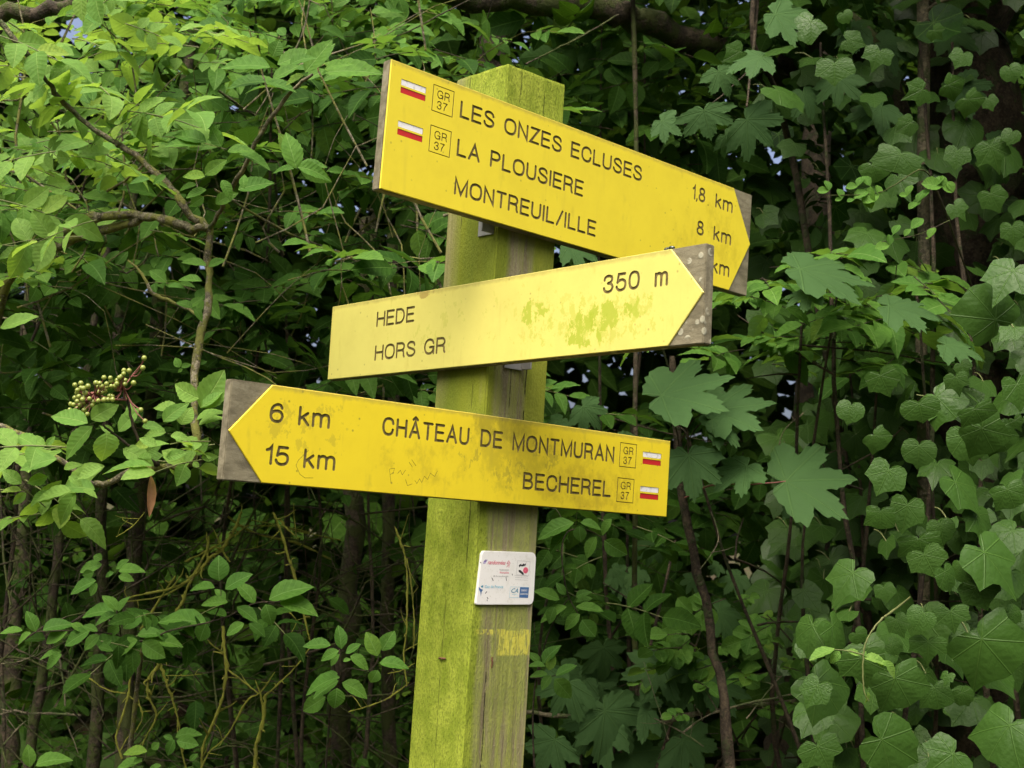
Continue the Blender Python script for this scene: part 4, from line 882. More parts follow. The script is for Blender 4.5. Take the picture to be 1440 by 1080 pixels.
tw += [([hub[0]-bro, (hub[0]+hub[1])/2-bro+Vector((0, 0, -.003)), hub[1]-bro], [.0018, .0014, .001]), ([hub[0]-bro, hub[2]-bro], [.0018, .0012]), ([hub[2]-bro, hub[3]-bro, P(*Zb(505, 120), 1.84)-bro], [.0012, .0009, .0006]), ([P(180, 562, 1.83)-bro, hub[0]-bro], [.0018, .0016])]
V, F = join([tube_data(p, r, 5, 3, .05) for p, r in tw]); o_ = obj('berry_stalks', mesh_np('berry_stalks', V, F), M['red_twig'], bc); o_['kind'] = 'stuff'
s = NT('dead_leaf'); s.base(s.mix(s.noise(9), (.28, .12, .05), (.42, .25, .12)), .7); M['dead'] = s.m
mw_ = frame(P(212, 668, 1.80), P(217, 724, 1.79)-P(212, 668, 1.80), (0.4, -1, 0), (P(217, 724, 1.79)-P(212, 668, 1.80)).length, 1.1)
dl = obj('dead_leaf', hi_mesh('hang', 0, 'dead'), None, root, Matrix.Translation(-bro) @ mw_); dl['label'] = 'curled brown dead leaf hanging from the elder branch'

# ---- lower left sprays (dogwood-like leaves)
def pxpts(l, s_=1.0, ox=0, oy=0): return [(p[0]/s_+ox, p[1]/s_+oy, p[2]) for p in l]
D1 = Plant('young_shrub', 'leafy shrub spreading flat sprays of oval leaves at the lower left', 'shrub', 'elder')
y = 2.25
L2 = [(150, 505, 120, 415, .58), (95, 500, 0, 500, .32), (130, 510, 60, 550, .36), (180, 500, 285, 440, .42), (285, 500, 180, 545, .5), (380, 500, 265, 552, .5), (420, 520, 345, 577, .5), (480, 420, 330, 405, .42), (490, 430, 390, 462, .36), (495, 415, 440, 345, .52), (500, 420, 520, 350, .42), (520, 490, 600, 410, .6),
      (510, 480, 445, 522, .55), (415, 570, 475, 572, .5), (580, 540, 460, 602, .46), (590, 550, 530, 622, .6), (600, 545, 762, 520, .36), (600, 550, 692, 612, .72), (580, 520, 680, 490, .42), (870, 470, 670, 428, .4), (870, 470, 835, 545, .85), (925, 290, 915, 190, .92), (905, 320, 795, 300, .38), (950, 325, 1050, 250, .48),
      (1075, 385, 1010, 290, .52), (1135, 370, 1292, 275, .43), (1180, 380, 1338, 390, .42), (1120, 390, 1152, 472, .8), (950, 370, 910, 320, .55), (960, 380, 850, 372, .42), (1000, 400, 1090, 450, .5), (1050, 470, 1122, 515, .52), (1030, 470, 950, 512, .5), (430, 200, 395, 180, .95), (430, 222, 330, 242, .5), (395, 255, 345, 272, .75),
      (405, 290, 290, 332, .42), (410, 300, 375, 352, .55), (490, 240, 540, 200, .42), (500, 250, 596, 215, .38), (480, 255, 440, 270, .5), (500, 270, 562, 278, .6), (300, 470, 360, 500, .5), (260, 590, 160, 605, .3), (260, 600, 180, 655, .45), (350, 480, 410, 500, .5), (660, 500, 720, 540, .5), (760, 470, 830, 510, .4), (470, 540, 420, 580, .5), (700, 460, 780, 440, .4),
      (125, 1075, 120, 985, .62), (150, 1070, 275, 1000, .36), (740, 950, 832, 905, .42), (745, 965, 836, 985, .6), (735, 960, 700, 1030, .55), (730, 960, 690, 940, .55), (640, 1000, 670, 975, .9), (620, 1010, 520, 1000, .42), (600, 1050, 470, 1070, .32), (800, 1050, 830, 1020, .6), (560, 1060, 600, 1040, .5), (680, 1070, 620, 1085, .4)]
D1.hand(L2, 'oval', 0, 720, 3, y)
def st(pl, pts, rad, mt='brown_bark', nm='branch'): pl.stems.append((nm, [P(*p) for p in pts], rad, mt))
st(D1, pxpts([(150, 505, y), (290, 500, y), (400, 505, y+.03), (500, 520, y+.05), (600, 545, y+.03), (720, 500, y), (860, 470, y), (960, 440, y), (1080, 385, y), (1190, 380, y)], 3, 0, 720), [.0009, .0011, .0013, .0015, .0018, .0016, .0015, .0013, .0011, .0008])
st(D1, pxpts([(930, 290, y), (930, 380, y), (900, 460, y+.02)], 3, 0, 720), [.0008, .001, .0012])
st(D1, pxpts([(480, 390, y), (500, 450, y), (510, 520, y+.05)], 3, 0, 720), [.0009, .001, .0012]); st(D1, pxpts([(440, 220, y), (410, 300, y+.02), (440, 420, y+.1), (500, 520, y+.05)], 3, 0, 720), [.0009, .001, .0012, .0014])
st(D1, [(200, 900, y+.05), (190, 1000, y+.1), (175, 1100, y+.15)], [.003, .004, .005], 'lichen_bark')
D1.fill([(20, 860), (420, 830), (420, 900), (100, 920)], 8, 2.2, 2.5, 'oval', .08, mat='shade')
r0 = D1.finish((P(175, 1100, y+.15).x, y+.2, 0.0), cap=290); q = P(175, 1100, y+.15)
V, F = tube_data([(0, 0, 0), (q.x-r0.location.x, q.y-r0.location.y, q.z)], [.008, .005], 7); obj('stem', mesh_np('stem', V, F), M['lichen_bark'], r0)

D2 = Plant('young_shrub', 'small shrub of toothed oval leaves close left of the lower part of the post', 'shrub', 'elder')
L3 = [(900, 670, 745, 655, .42), (960, 690, 950, 560, .57), (985, 715, 1066, 660, .46), (945, 700, 840, 742, .5), (1010, 730, 1122, 772, .52), (1165, 730, 1105, 595, .62), (1190, 700, 1240, 590, .78), (1175, 770, 1332, 755, .42), (1165, 810, 1130, 885, .9), (950, 850, 735, 895, .36), (945, 870, 790, 950, .42), (965, 880, 1112, 930, .52), (935, 910, 930, 1030, .85), (870, 960, 735, 1050, .6), (950, 720, 890, 780, .5), (970, 760, 1010, 740, .5), (940, 830, 830, 850, .4)]
D2.hand(L3, 'oval', 240, 740, 4, 2.0, jy=.05)
st(D2, pxpts([(950, 690, 2.0), (955, 800, 2.0), (950, 880, 2.02), (900, 1000, 2.05), (870, 1400, 2.1)], 4, 240, 740), [.0008, .0012, .0014, .0016, .002]); st(D2, pxpts([(1170, 740, 2.0), (1120, 810, 2.0), (1000, 800, 2.0), (955, 830, 2.0)], 4, 240, 740), [.0008, .0009, .001, .0011])
D2.finish((P(450, 1090, 2.1).x, 2.1, 0))
D3 = Plant('young_shrub', 'small shrub with sprays of oval leaves showing right of the post beside the plaque', 'shrub', 'elder')
L4 = [(260, 45, 110, 78, .42), (240, 80, 150, 157, .46), (290, 45, 382, 50, .42), (285, 60, 285, 125, .9), (355, 105, 305, 190, .52), (390, 120, 482, 187, .72), (270, 400, 387, 410, .34), (285, 430, 220, 490, .55), (295, 455, 345, 530, .85), (180, 400, 150, 470, .6), (200, 370, 100, 320, .42), (270, 380, 340, 360, .42), (230, 400, 110, 445, .36), (225, 350, 190, 300, .6), (270, 360, 320, 320, .5),
      (150, 685, 75, 682, .4), (155, 668, 172, 600, .62), (185, 690, 272, 640, .38), (165, 690, 120, 745, .55), (180, 705, 255, 780, .72), (130, 640, 182, 550, .46), (140, 650, 72, 632, .34), (120, 640, 75, 590, .5), (420, 30, 370, 90, .5)]
D3.hand(L4, 'oval', 720, 720, 3, 2.2, jy=.05)
st(D3, pxpts([(385, 110, 2.2), (320, 80, 2.2), (240, 80, 2.2), (210, 150, 2.2), (220, 280, 2.2), (240, 360, 2.22), (280, 430, 2.22)], 3, 720, 720), [.0008, .0009, .0011, .0012, .0013, .0012, .0008]); st(D3, pxpts([(240, 360, 2.22), (150, 520, 2.25), (90, 800, 2.3), (100, 1200, 2.3)], 3, 720, 720), [.0012, .0014, .0015, .002]); st(D3, pxpts([(270, 640, 2.2), (180, 690, 2.2), (80, 700, 2.25)], 3, 720, 720), [.0007, .0009, .0011])
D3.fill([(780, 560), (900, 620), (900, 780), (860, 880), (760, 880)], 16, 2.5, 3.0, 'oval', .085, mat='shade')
D3.finish((P(750, 1120, 2.3).x, 2.3, 0))

# ---- understory shrubs of the background, left and centre
def shrub(label, poly, n, y0, y1, kind, size, mat, foot, cap=300, pairs=2, nb=(0, -.6, .75), stems=5, mode='compound', barkm='moss_bark', name='understory_shrub', ntilt=.3):
    s = Plant(name, label, 'shrub', mat, 'understory shrubs in the shade of the wood'); s.fill(poly, n, y0, y1, kind, size, mode, pairs=pairs, nb=nb, ntilt=ntilt)
    f = Vector((*foot, ground_z(*foot))); pick = [s.leaves[int(i)][2].translation.copy() for i in rng.integers(0, len(s.leaves), stems)]
    for t in pick:
        t = t+Vector((0, .06, 0)); mid = f.lerp(t, .5)+Vector((rng.normal(0, .12), rng.normal(0, .08), rng.uniform(.05, .2)))
        s.stems.append(('stem', [f, f.lerp(mid, .5)+rv(.03), mid, mid.lerp(t, .5)+rv(.03), t], [.007, .006, .005, .0035, .002], 'brown_bark'))
        for k in range(3):
            q = mid.lerp(t, rng.uniform(.1, .9)); e = q+Vector((rng.normal(0, .15), rng.normal(0, .08), rng.normal(.03, .1))); s.twigs.append(([q, q.lerp(e, .5)+rv(.01), e], [.0026, .002, .0012]))
    return s.finish(tuple(f), twigmat='brown_bark', cap=cap)
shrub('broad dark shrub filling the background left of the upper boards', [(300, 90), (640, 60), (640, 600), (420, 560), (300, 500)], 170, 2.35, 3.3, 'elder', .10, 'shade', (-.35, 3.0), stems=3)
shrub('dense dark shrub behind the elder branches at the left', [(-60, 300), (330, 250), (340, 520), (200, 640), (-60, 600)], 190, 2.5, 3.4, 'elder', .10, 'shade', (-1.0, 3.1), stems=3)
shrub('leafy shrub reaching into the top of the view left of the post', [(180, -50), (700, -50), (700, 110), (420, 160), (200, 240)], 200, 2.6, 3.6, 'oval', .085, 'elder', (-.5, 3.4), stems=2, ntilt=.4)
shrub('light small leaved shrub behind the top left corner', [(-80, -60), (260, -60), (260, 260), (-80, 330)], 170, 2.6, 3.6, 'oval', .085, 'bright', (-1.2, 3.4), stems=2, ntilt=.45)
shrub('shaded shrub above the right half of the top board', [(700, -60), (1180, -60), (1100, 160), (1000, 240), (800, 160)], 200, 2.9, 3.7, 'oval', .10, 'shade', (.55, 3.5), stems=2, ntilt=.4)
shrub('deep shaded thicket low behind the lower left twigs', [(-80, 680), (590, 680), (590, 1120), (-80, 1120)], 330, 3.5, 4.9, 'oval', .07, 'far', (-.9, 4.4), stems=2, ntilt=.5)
tg = Plant('bramble_tangle', 'tangle of fine mossy twigs with sparse small leaves low left of the post', 'shrub', 'shade')
for k in range(230):
    a = P(rng.uniform(-60, 600), rng.uniform(690, 1100), rng.uniform(2.7, 3.9)); th = rng.uniform(-.6, 2.4); L_ = rng.uniform(.12, .5)
    d_ = Vector((math.cos(th), rng.normal(0, .3), math.sin(th)))*L_; r0_ = rng.uniform(.0010, .0032)
    tg.twigs.append(([a, a+d_*.35+rv(.025), a+d_*.7+rv(.03), a+d_], [r0_, r0_*.9, r0_*.7, r0_*.4]))
    if rng.random() < .5: q = a+d_*.5; tg.twigs.append(([q, q+rv(.06), q+rv(.1)], [r0_*.6, r0_*.5, r0_*.25]))
    if rng.random() < .35: tg.leaf('oval', frame(a+d_, rv(1), (0, -.6, .8), rng.uniform(.03, .06)))
tg.finish((-.6, 3.2, 0), twigmat='moss_bark')
tg = Plant('elder_twigs', 'mossy twigs crossing through the leaves left of the boards', 'shrub', 'elder')
for k in range(120):
    a = P(rng.uniform(-60, 640), rng.uniform(60, 620), rng.uniform(2.25, 3.0)); th = rng.uniform(-.5, 2.2); L_ = rng.uniform(.12, .45)
    d_ = Vector((math.cos(th), rng.normal(0, .3), math.sin(th)))*L_; r0_ = rng.uniform(.0010, .0034)
    tg.twigs.append(([a, a+d_*.35+rv(.02), a+d_*.7+rv(.02), a+d_], [r0_, r0_*.9, r0_*.7, r0_*.4]))
    if rng.random() < .6: tg.compound(a+d_, (d_.x, d_.y-.1, 0), (0, -.6, .8), .09, 'elder', 2, .06)
tg.finish((-.7, 2.7, 0), twigmat='lichen_bark')
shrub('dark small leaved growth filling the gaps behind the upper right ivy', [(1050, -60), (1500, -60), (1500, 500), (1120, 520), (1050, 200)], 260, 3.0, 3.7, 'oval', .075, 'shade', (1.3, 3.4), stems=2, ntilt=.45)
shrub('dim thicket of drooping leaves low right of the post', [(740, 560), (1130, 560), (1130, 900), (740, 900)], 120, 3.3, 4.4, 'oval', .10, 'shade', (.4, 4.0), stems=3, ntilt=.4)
shrub('flat sprays of elm leaves right of the middle board', [(1000, 390), (1180, 340), (1330, 400), (1300, 500), (1120, 545), (1000, 520)], 52, 2.3, 2.8, 'elder', .10, 'elder', (.85, 2.9), stems=6, nb=(0, -.45, .9), pairs=3)
shrub('small leaved shrub low between the post and the ivy', [(900, 850), (1160, 830), (1160, 1010), (960, 1010)], 44, 2.6, 3.1, 'round', .055, 'elder', (.45, 3.0), stems=5, pairs=3)

# ---- sycamore saplings
MP = Plant('sycamore_sapling', 'young sycamore with big five lobed leaves right of the lower board', 'tree', 'maple')
mp = lambda l, y_, mt=None: [MP.lp('maple', *q, y_+rng.uniform(-.05, .05), mt) for q in l]
mp([(1105, 677, 1208, 668, 1.15), (930, 556, 1033, 522, .85), (1000, 577, 1092, 560, .8), (1002, 590, 1056, 592, 1.1), (968, 640, 980, 705, 1.5), (1050, 655, 1000, 690, 1.0)], 2.3)
mp([(1125, 378, 1235, 395, .55), (1250, 430, 1330, 440, .6), (1140, 410, 1100, 425, .7), (1330, 485, 1390, 500, .6)], 2.2)
st(MP, [(1105, 677, 2.3), (1060, 681, 2.32), (1000, 683, 2.36), (962, 700, 2.45)], [.0011, .0012, .0014, .0016], 'red_twig', 'leaf_stalk')
st(MP, [(930, 556, 2.3), (950, 600, 2.35), (958, 660, 2.45)], [.001, .0012, .0016], 'brown_bark'); st(MP, [(1000, 577, 2.3), (975, 590, 2.36), (958, 620, 2.45)], [.001, .0012, .0016], 'brown_bark'); st(MP, [(1002, 590, 2.3), (980, 600, 2.36), (958, 640, 2.45)], [.001, .0012, .0014], 'brown_bark')
st(MP, [(968, 640, 2.3), (965, 610, 2.36), (955, 600, 2.45)], [.001, .0012, .0014], 'brown_bark'); q_ = P(1030, 1120, 2.45); MP.stems.append(('stem', [P(946, 500, 2.5), P(960, 700, 2.48), P(998, 880, 2.47), P(1026, 1085, 2.45), Vector((q_.x+.06, 2.45, q_.z*.5)), Vector((q_.x+.1, 2.45, -.05))], [.0065, .0085, .0095, .0105, .012, .014], 'brown_bark'))
MP.finish((P(1040, 1200, 2.45).x, 2.45, 0))
MP = Plant('sycamore_sapling', 'dark sycamore with broad leaves above the arrow end of the top board', 'tree', 'maple')
mp([(990, 155, 1000, 196, 2.1), (1050, 168, 1094, 205, 1.5), (1020, 190, 1040, 212, 1.8), (1010, 100, 1030, 135, 1.3), (1090, 20, 1150, 45, .9), (1070, 80, 1020, 95, .8), (930, 170, 960, 190, 1.4)], 2.35)
mp([(1180, 110, 1175, 150, 1.7), (1130, 130, 1150, 165, 1.3), (1240, 150, 1200, 180, 1.2), (1350, 120, 1400, 150, 1.1), (800, 345, 845, 362, 1.0), (820, 572, 850, 602, 1.4), (790, 590, 770, 610, 1.2)], 2.6)
mp([(1330, 40, 1380, 70, 1.2), (1240, 60, 1290, 80, 1.0), (1390, 200, 1430, 240, 1.1), (1210, 40, 1170, 60, 1.0)], 2.7)
st(MP, [(1050, 150, 2.5), (1060, 60, 2.6), (1070, -60, 2.7)], [.002, .003, .003], 'brown_bark'); st(MP, [(1050, 168, 2.36), (1055, 150, 2.5)], [.001, .0015], 'brown_bark'); st(MP, [(990, 155, 2.36), (1020, 130, 2.5), (1052, 100, 2.58)], [.001, .0013, .0018], 'brown_bark')
b_ = P(1070, -60, 2.7); MP.stems.append(('stem', [Vector((.95, 3.0, 0)), Vector((.9, 2.95, 1.0)), P(1120, 250, 2.85), P(1060, 60, 2.62), b_], [.012, .01, .008, .006, .004], 'brown_bark'))
MP.finish((.95, 3.0, 0))
MP = Plant('sycamore_sapling', 'shadowed sycamore seedling with wide leaves low behind the post on the right', 'tree', 'maple')
mp([(850, 1010, 800, 1060, 1.4), (850, 1000, 900, 1060, 1.4), (930, 930, 900, 990, 1.4), (975, 940, 1000, 1010, 1.3), (800, 960, 770, 1010, 1.4), (880, 1060, 930, 1100, 1.4), (960, 1040, 1000, 1090, 1.3), (1000, 960, 1060, 980, 1.1), (780, 1040, 750, 1090, 1.4), (910, 1000, 870, 1030, 1.3), (1010, 860, 1060, 890, 1.0), (1160, 650, 1190, 700, 1.1), (1120, 700, 1160, 740, 1.0), (870, 620, 900, 660, 1.2)], 2.75)
for k in range(14):
    a = (rng.uniform(770, 1080), rng.uniform(900, 1060)); MP.lp('maple', *a, a[0]+rng.normal(0, 35), a[1]+rng.uniform(20, 55), 1.3, 3.1)
for k in range(10):
    a = (rng.uniform(850, 1060), rng.uniform(740, 830)); MP.lp('maple', *a, a[0]+rng.normal(0, 25), a[1]+rng.uniform(10, 35), 1.3, 3.3)
st(MP, [(730, 1000, 2.9), (800, 1008, 2.85), (900, 1020, 2.8), (1000, 1000, 2.8), (1120, 985, 2.8)], [.004, .005, .005, .005, .004], 'grey_bark')
MP.stems.append(('stem', [Vector((.4, 2.9, ground_z(.4, 2.9))), P(900, 1080, 2.85), P(900, 980, 2.85), P(950, 760, 3.2)], [.009, .007, .005, .003], 'brown_bark'))
MP.finish((.4, 2.9, 0))

# ---- ivy on the right
IV = Plant('ivy', 'ivy with large glossy leaves hanging over the right side of the view', 'climbing plant', 'ivy')
A4 = [(355, 205, 205, 408, 1.05), (810, 92, 882, 238, 1.6), (1190, 75, 1432, 352, .85), (1140, 295, 1215, 447, 1.55), (800, 465, 745, 570, 1.6), (975, 452, 1002, 592, 1.7), (1172, 625, 1390, 882, 1.25), (832, 645, 832, 792, 1.65), (1045, 165, 1028, 272, 1.1), (625, 872, 738, 1075, 1.35), (408, 748, 450, 945, 1.6), (872, 938, 905, 1085, 1.25), (1045, 967, 1095, 1060, 1.35), (135, 920, 55, 1065, 1.2), (553, 302, 580, 400, 1.4), (630, 505, 685, 622, 1.2), (600, 660, 690, 700, 1.2), (940, 200, 1000, 335, .9), (380, 590, 440, 650, 1.5), (100, 540, 40, 740, 1.0), (230, 540, 330, 720, .7), (1350, 460, 1440, 520, 1.2), (960, 850, 930, 920, 1.1)]
for r in A4: IV.lp('ivy', r[0]/4.5+1120, r[1]/4.5+760, r[2]/4.5+1120, r[3]/4.5+760, r[4], 1.9+rng.uniform(-.06, .06))
A5 = [(405, 320, 425, 417, 2.1), (690, 345, 728, 418, 2.1), (790, 462, 862, 562, 1.3), (720, 442, 795, 582, 1.3), (405, 532, 395, 648, 1.55), (640, 472, 682, 632, 1.25), (250, 655, 190, 782, 1.5), (345, 832, 318, 978, 1.25), (850, 752, 895, 855, 1.4), (590, 712, 742, 872, .7), (210, 865, 205, 962, 1.4), (510, 930, 532, 1032, 1.4), (405, 1005, 425, 1100, 2.1), (590, 185, 612, 282, 1.3), (210, 175, 262, 285, 1.5), (700, 880, 745, 1035, .8), (890, 400, 930, 460, 1.2), (900, 220, 930, 360, 1.1), (60, 330, 40, 420, 1.6), (880, 960, 760, 1060, 1.2), (180, 480, 240, 545, 1.4), (620, 120, 660, 180, 1.3)]
for r in A5: IV.lp('ivy', r[0]/3.6+1180, r[1]/3.6+480, r[2]/3.6+1180, r[3]/3.6+480, r[4], 1.98+rng.uniform(-.06, .06))
A6 = [(920, 652, 888, 727, 2.6), (640, 272, 642, 362, 2.0), (830, 220, 800, 300, 1.6), (1180, 230, 1150, 290, 1.6), (1390, 560, 1370, 610, 1.6), (1300, 620, 1340, 730, 1.3), (1160, 640, 1150, 720, 1.5), (800, 700, 830, 770, 1.5), (1120, 360, 1190, 385, 1.3), (1290, 420, 1310, 470, 1.4), (240, 220, 170, 260, 1.5), (700, 170, 780, 190, 1.2), (1380, 290, 1400, 350, 1.5), (540, 90, 465, 155, 1.2), (680, 60, 700, 100, 1.6), (960, 520, 900, 560, 1.4), (1300, 820, 1340, 900, 1.4), (1200, 420, 1250, 470, 1.5), (1010, 380, 930, 420, 1.4), (1150, 870, 1200, 930, 1.2), (1390, 960, 1400, 1040, 1.4), (1060, 130, 1100, 170, 1.5)]
for r in A6: IV.lp('ivy', r[0]/3+960, r[1]/3, r[2]/3+960, r[3]/3, r[4], 2.25+rng.uniform(-.1, .1))
IV.lp('ivy', 1400, 450, 1365, 400, 1.2, 2.0); IV.lp('ivy', 1425, 380, 1395, 425, 1.3, 1.95); IV.lp('ivy', 1150, 1050, 1170, 1090, 1.4, 1.9); IV.lp('ivy', 1340, 1060, 1300, 1090, 1.4, 1.85); IV.lp('ivy', 1420, 1020, 1380, 1070, 1.1, 1.85); IV.lp('ivy', 1240, 1040, 1300, 1075, 1.2, 1.85)
IV.fill([(1300, 560), (1500, 400), (1500, 1130), (1140, 1130), (1120, 900), (1240, 760)], 70, 2.0, 2.35, 'ivy', .05, 'hang', nb=(0, -.55, .85), ntilt=.45)
IV.fill([(1190, 500), (1500, 400), (1500, 1130), (1120, 1130), (1120, 820), (1180, 640)], 170, 2.4, 2.85, 'ivy', .055, 'hang', nb=(0, -.55, .85), ntilt=.45)
IV.fill([(1080, -60), (1500, -60), (1500, 480), (1200, 520), (1140, 300), (1080, 180)], 230, 2.5, 3.1, 'ivy', .062, 'hang', nb=(0, -.5, .9), ntilt=.5)
IV.fill([(1150, 480), (1500, 380), (1500, 1130), (1080, 1130), (1080, 820)], 330, 2.75, 3.1, 'ivy', .055, 'hang', nb=(0, -.55, .85), ntilt=.5)
IV.fill([(1060, 250), (1250, 300), (1300, 800), (1080, 900)], 130, 2.9, 3.4, 'ivy', .08, 'hang', nb=(0, -.8, .5), ntilt=.35)
IV.fill([(1440, -60), (2100, -60), (2100, 1200), (1440, 1200)], 420, 2.0, 3.0, 'ivy', .075, 'hang', nb=(0, -.8, .5), ntilt=.35)
for k in range(4):
    x_ = 1190+k*80+rng.normal(0, 12); st(IV, [(x_+rng.normal(0, 30), 1200, 2.5), (x_+rng.normal(0, 20), 900, 2.45), (x_+rng.normal(0, 20), 600, 2.5), (x_+rng.normal(0, 20), 300, 2.6), (x_+rng.normal(0, 25), 60, 2.7)], [.006, .005, .0045, .004, .003], 'brown_bark', 'stem')
IV.finish((P(1330, 1200, 2.6).x, 2.6, 0))
# the ivy's host
trunk(1390, 1200, 1380, -60, 3.0, 3.1, .13, .11, 'brown_bark', 'ivy covered tree trunk at the right edge', 'tree')
# ---- small sprigs
BR = Plant('rose_sprig', 'arching rose shoot with small rounded leaflets above the ivy on the right', 'shrub', 'elder')
for (x_, y_, s_r) in [(1160, 268, 1), (1178, 280, 1), (1200, 262, 1), (1218, 262, .9), (1195, 280, 1), (1230, 275, .9), (1270, 275, 1), (1290, 280, 1), (1284, 285, .8), (1310, 262, 1), (1335, 270, 1), (1250, 330, 1), (1275, 322, 1), (1300, 335, 1), (1245, 345, .9), (1320, 262, 1)]:
    BR.lp('round', x_+6, y_, x_-10+rng.normal(0, 8), y_+rng.normal(0, 8), .65, 2.1)
    BR.lp('round', x_+6, y_, x_+8+rng.normal(0, 6), y_-16, .65, 2.1)
st(BR, [(1155, 275, 2.1), (1230, 272, 2.1), (1262, 258, 2.1), (1300, 240, 2.12), (1330, 300, 2.2), (1400, 500, 2.6)], [.0006, .0008, .001, .0012, .0014, .002], 'moss_bark'); st(BR, [(1240, 340, 2.1), (1290, 330, 2.15), (1335, 310, 2.2)], [.0006, .0008, .001], 'moss_bark')
BR.finish((1.0, 2.7, 0), cap=60)
CL = Plant('climber_shoot', 'pale green climber shoot dangling in front of the lower ivy leaves', 'climbing plant', 'bright')
for r in [(240, 685, 70, 740, .3), (270, 700, 225, 780, .6), (400, 725, 320, 685, .4), (420, 730, 440, 700, .8), (430, 745, 600, 735, .35), (560, 760, 640, 870, .35), (450, 960, 465, 1030, .3), (500, 750, 560, 800, .4)]:
    CL.lp('elder', r[0]/4.5+1120, r[1]/4.5+760, r[2]/4.5+1120, r[3]/4.5+760, r[4], 1.78, 'bright')
st(CL, [(p[0]/4.5+1120, p[1]/4.5+760, 1.78) for p in [(555, 485), (500, 540), (440, 640), (425, 720), (420, 800), (422, 900), (435, 975), (460, 1020)]], [.0014, .0013, .0012, .0012, .0011, .001, .0009, .0006], 'green', 'shoot')
M['green'] = M_TWIG
st(CL, [(220/4.5+1120, 690/4.5+760, 1.78), (340/4.5+1120, 700/4.5+760, 1.78), (420/4.5+1120, 725/4.5+760, 1.78)], [.0006, .0008, .001], 'green', 'shoot')
st(CL, [(555/4.5+1120, 485/4.5+760, 1.78), (1260, 855, 1.9), (1280, 840, 2.2)], [.0014, .0015, .002], 'green', 'shoot'); CL.finish((P(1280, 1100, 2.2).x, 2.2, 0))

# ---- lichen covered dead twigs, lower left
def twigs(label, lines_, mat='yellow_lichen', name='dead_branch'):
    root = empty(name, P(*lines_[0][0][0])); tag(root, label, 'branch', 'bare twigs in the shade')
    for pts, rad in lines_:
        rad = [r_*.68 for r_ in rad]; Q = [P(*p)-root.location for p in pts]; parts = [tube_data(Q, rad, 7, 6, .2)]
        for i_ in range(len(Q)-1):
            for _ in range(2):
                if rng.random() < .6:                       # broken side shoots and knots
                    q = Q[i_].lerp(Q[i_+1], rng.random()); L_ = rng.uniform(.008, .05); e = q+(rv(1).normalized()+Vector((0, 0, .4)))*L_; parts.append(tube_data([q, q.lerp(e, .6)+rv(.003), e], [rad[i_]*.75, rad[i_]*.5, rad[i_]*.25], 5, 3, .15))
        V, F = join(parts); obj('twig', mesh_np('twig', V, F), M[mat], root)
    return root
z3 = lambda l, y_: [(p[0]/3, p[1]/3+720, y_+(p[2] if len(p) > 2 else 0)) for p in l]
twigs('lichen yellowed twig hanging in a long loop under the lower board\'s left end', [(z3([(1020, 0), (980, 90), (935, 160), (880, 200), (850, 240), (770, 300), (690, 330), (590, 350), (520, 370)], 2.7), [.004, .0045, .005, .0055, .005, .0045, .004, .003, .002]), (z3([(880, 100), (870, 170), (800, 300), (770, 380), (740, 420)], 2.7), [.003, .004, .005, .006, .004]), (z3([(935, 160), (970, 210)], 2.7), [.003, .0015])])
twigs('pale lichen twig dropping beside the leaf sprays to the lower edge', [(z3([(940, 480), (945, 580), (955, 660), (940, 780), (900, 890), (860, 980), (850, 1100)], 2.6), [.004, .0045, .006, .0042, .004, .0038, .0035]), (z3([(955, 660), (1020, 710), (1090, 765)], 2.6), [.003, .0025, .002])])
twigs('forked yellow lichen twig in the lower left', [(z3([(700, 590), (675, 640), (630, 700), (625, 780)], 2.6), [.003, .006, .005, .0045]), (z3([(675, 640), (700, 720), (730, 800), (755, 900), (765, 1000), (790, 1100)], 2.6), [.005, .004, .0035, .003, .003, .0025]), (z3([(625, 780), (660, 860), (620, 940), (600, 990)], 2.6), [.004, .003, .0025, .002]), (z3([(700, 690), (780, 690), (855, 683)], 2.6), [.0015, .0015, .001])])
twigs('thin crooked twig left of the forked one', [(z3([(575, 600), (550, 700), (540, 780), (510, 880), (490, 960), (515, 1040)], 2.7), [.002, .003, .0035, .003, .003, .0025]), (z3([(375, 700), (450, 750), (530, 765)], 2.7), [.002, .002, .0018]), (z3([(540, 770), (590, 820), (600, 870), (570, 930)], 2.7), [.002, .002, .0018, .001])])
twigs('stout pale dead stub standing at the lower edge left of the post', [(z3([(1120, 770), (1110, 880), (1080, 1000), (1070, 1120)], 2.4), [.005, .0052, .005, .005]), (z3([(1115, 780), (1180, 720), (1250, 650), (1310, 570)], 2.5), [.0025, .0025, .002, .0015]), (z3([(880, 1015), (960, 940), (1040, 800), (1100, 760), (1160, 675)], 2.4), [.002, .002, .0026, .002, .0012]), (z3([(880, 1015), (850, 1080)], 2.4), [.002, .002])])
twigs('yellow lichen twig curving down left of the post', [(z3([(1150, 0), (1185, 80), (1210, 170), (1240, 260), (1265, 360), (1290, 470), (1310, 560)], 2.6), [.003, .004, .0045, .0038, .003, .0028, .002]), (z3([(1180, 30), (1210, 70), (1260, 110)], 2.6), [.003, .0025, .0015]), (z3([(1200, 410), (1250, 460), (1210, 540)], 2.6), [.0015, .0012, .0008])])
z4 = lambda l, y_: [(p[0]/4+240, p[1]/4+740, y_) for p in l]
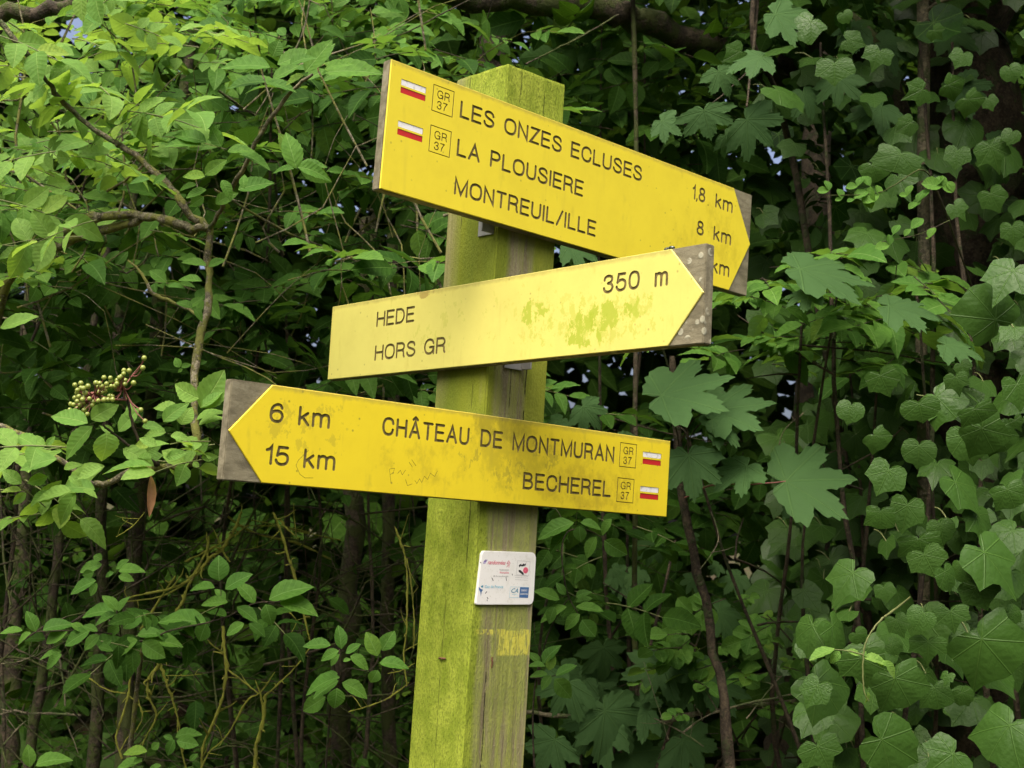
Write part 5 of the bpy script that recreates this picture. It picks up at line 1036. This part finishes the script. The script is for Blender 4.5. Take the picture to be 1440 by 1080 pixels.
twigs('pair of knotted lichen twigs hanging close to the post\'s left edge', [(z4([(1260, 0), (1290, 80), (1320, 180), (1330, 300), (1330, 450), (1325, 600), (1310, 720), (1330, 900)], 2.3), [.0025, .003, .003, .003, .0025, .0022, .002, .002]), (z4([(1330, 180), (1350, 300), (1365, 450), (1370, 600), (1365, 690)], 2.3), [.0018, .0018, .0018, .0017, .002]), (z4([(1000, 1045), (1150, 1000), (1250, 950), (1340, 880)], 2.4), [.0018, .002, .0022, .002]), (z4([(1220, 830), (1300, 810), (1375, 770)], 2.3), [.001, .0012, .0014])])
twigs('bundle of crossing bare twigs under the left end of the lower board', [(z3([(1000, 60), (1150, 60), (1300, 90), (1440, 120)], 3.0), [.002]*4), (z3([(780, 210), (900, 150), (1000, 90), (1040, 60)], 2.8), [.0045, .004, .003, .002]), (z3([(960, 20), (1080, 90), (1250, 130), (1400, 200)], 3.1), [.004, .004, .004, .003]), (z3([(1040, 30), (1200, 60), (1320, 90)], 2.9), [.0016]*3), (z3([(960, 170), (1080, 150), (1180, 110), (1260, 115)], 2.9), [.001]*4), (z3([(490, 105), (560, 60), (610, 0)], 2.2), [.0012, .0014, .001]), (z3([(520, 380), (700, 350), (860, 240)], 2.85), [.002, .0025, .003]), (z3([(590, 500), (660, 390), (740, 270)], 2.8), [.004, .0045, .003])])
twigs('bare moss edged sticks low at the left edge', [(z3([(0, 640), (80, 630), (150, 600), (165, 560)], 2.8), [.0015]*4), (z3([(-20, 860), (60, 840), (130, 850), (240, 850), (340, 860)], 3.2), [.004]*5), (z3([(250, 620), (270, 720), (275, 820)], 2.9), [.003, .0028, .002]), (z3([(0, 1000), (60, 930), (110, 880)], 3.0), [.003, .003, .002]), (z3([(280, 890), (310, 960), (330, 1020)], 2.8), [.0015]*3)], 'grey_bark')
twigs('tangle of thin sticks behind the elder stem', [([(90, 560, 2.9), (160, 480, 2.9), (190, 400, 2.9), (230, 300, 3.0)], [.003]*4), ([(150, 200, 2.6), (215, 175, 2.6), (190, 240, 2.6), (150, 270, 2.6)], [.002]*4), ([(310, 315, 2.6), (400, 290, 2.7), (480, 250, 2.8)], [.002]*3), ([(430, 220, 2.7), (500, 300, 2.8), (560, 380, 2.9)], [.003]*3), ([(505, 380, 3.1), (520, 320, 3.1), (545, 270, 3.1)], [.012, .012, .01]), ([(360, 160, 2.5), (420, 60, 2.6), (440, -20, 2.6)], [.003]*3)], 'grey_bark')
twigs('pair of thin mossy twigs crossing above the post top', [([(500, 60, 2.6), (560, 50, 2.6), (640, 10, 2.6), (700, -20, 2.6)], [.002]*4), ([(740, 90, 2.6), (775, 72, 2.6), (820, 50, 2.6), (870, 20, 2.65)], [.0025]*4)], 'moss_bark')
twigs('thin sticks right of the post', [([(1000, 720, 2.3), (1010, 760, 2.3), (985, 800, 2.3)], [.0012]*3), ([(760, 700, 2.4), (790, 730, 2.4), (790, 810, 2.4)], [.001]*3), ([(1090, 660, 2.9), (1100, 610, 2.9), (1130, 580, 2.9)], [.0016]*3), ([(920, 1010, 2.6), (960, 1030, 2.6), (990, 1050, 2.6)], [.002]*3), ([(960, 1030, 2.6), (1010, 1000, 2.6), (1120, 975, 2.6)], [.003]*3), ([(905, 930, 2.5), (940, 1040, 2.5)], [.001]*2), ([(1100, 950, 2.6), (1090, 960, 2.6), (1050, 1010, 2.6)], [.002]*3)], 'grey_bark')
print('objects', len(bpy.data.objects), 'tris', sum(len(m_.loops)-2*len(m_.polygons) for m_ in bpy.data.meshes))
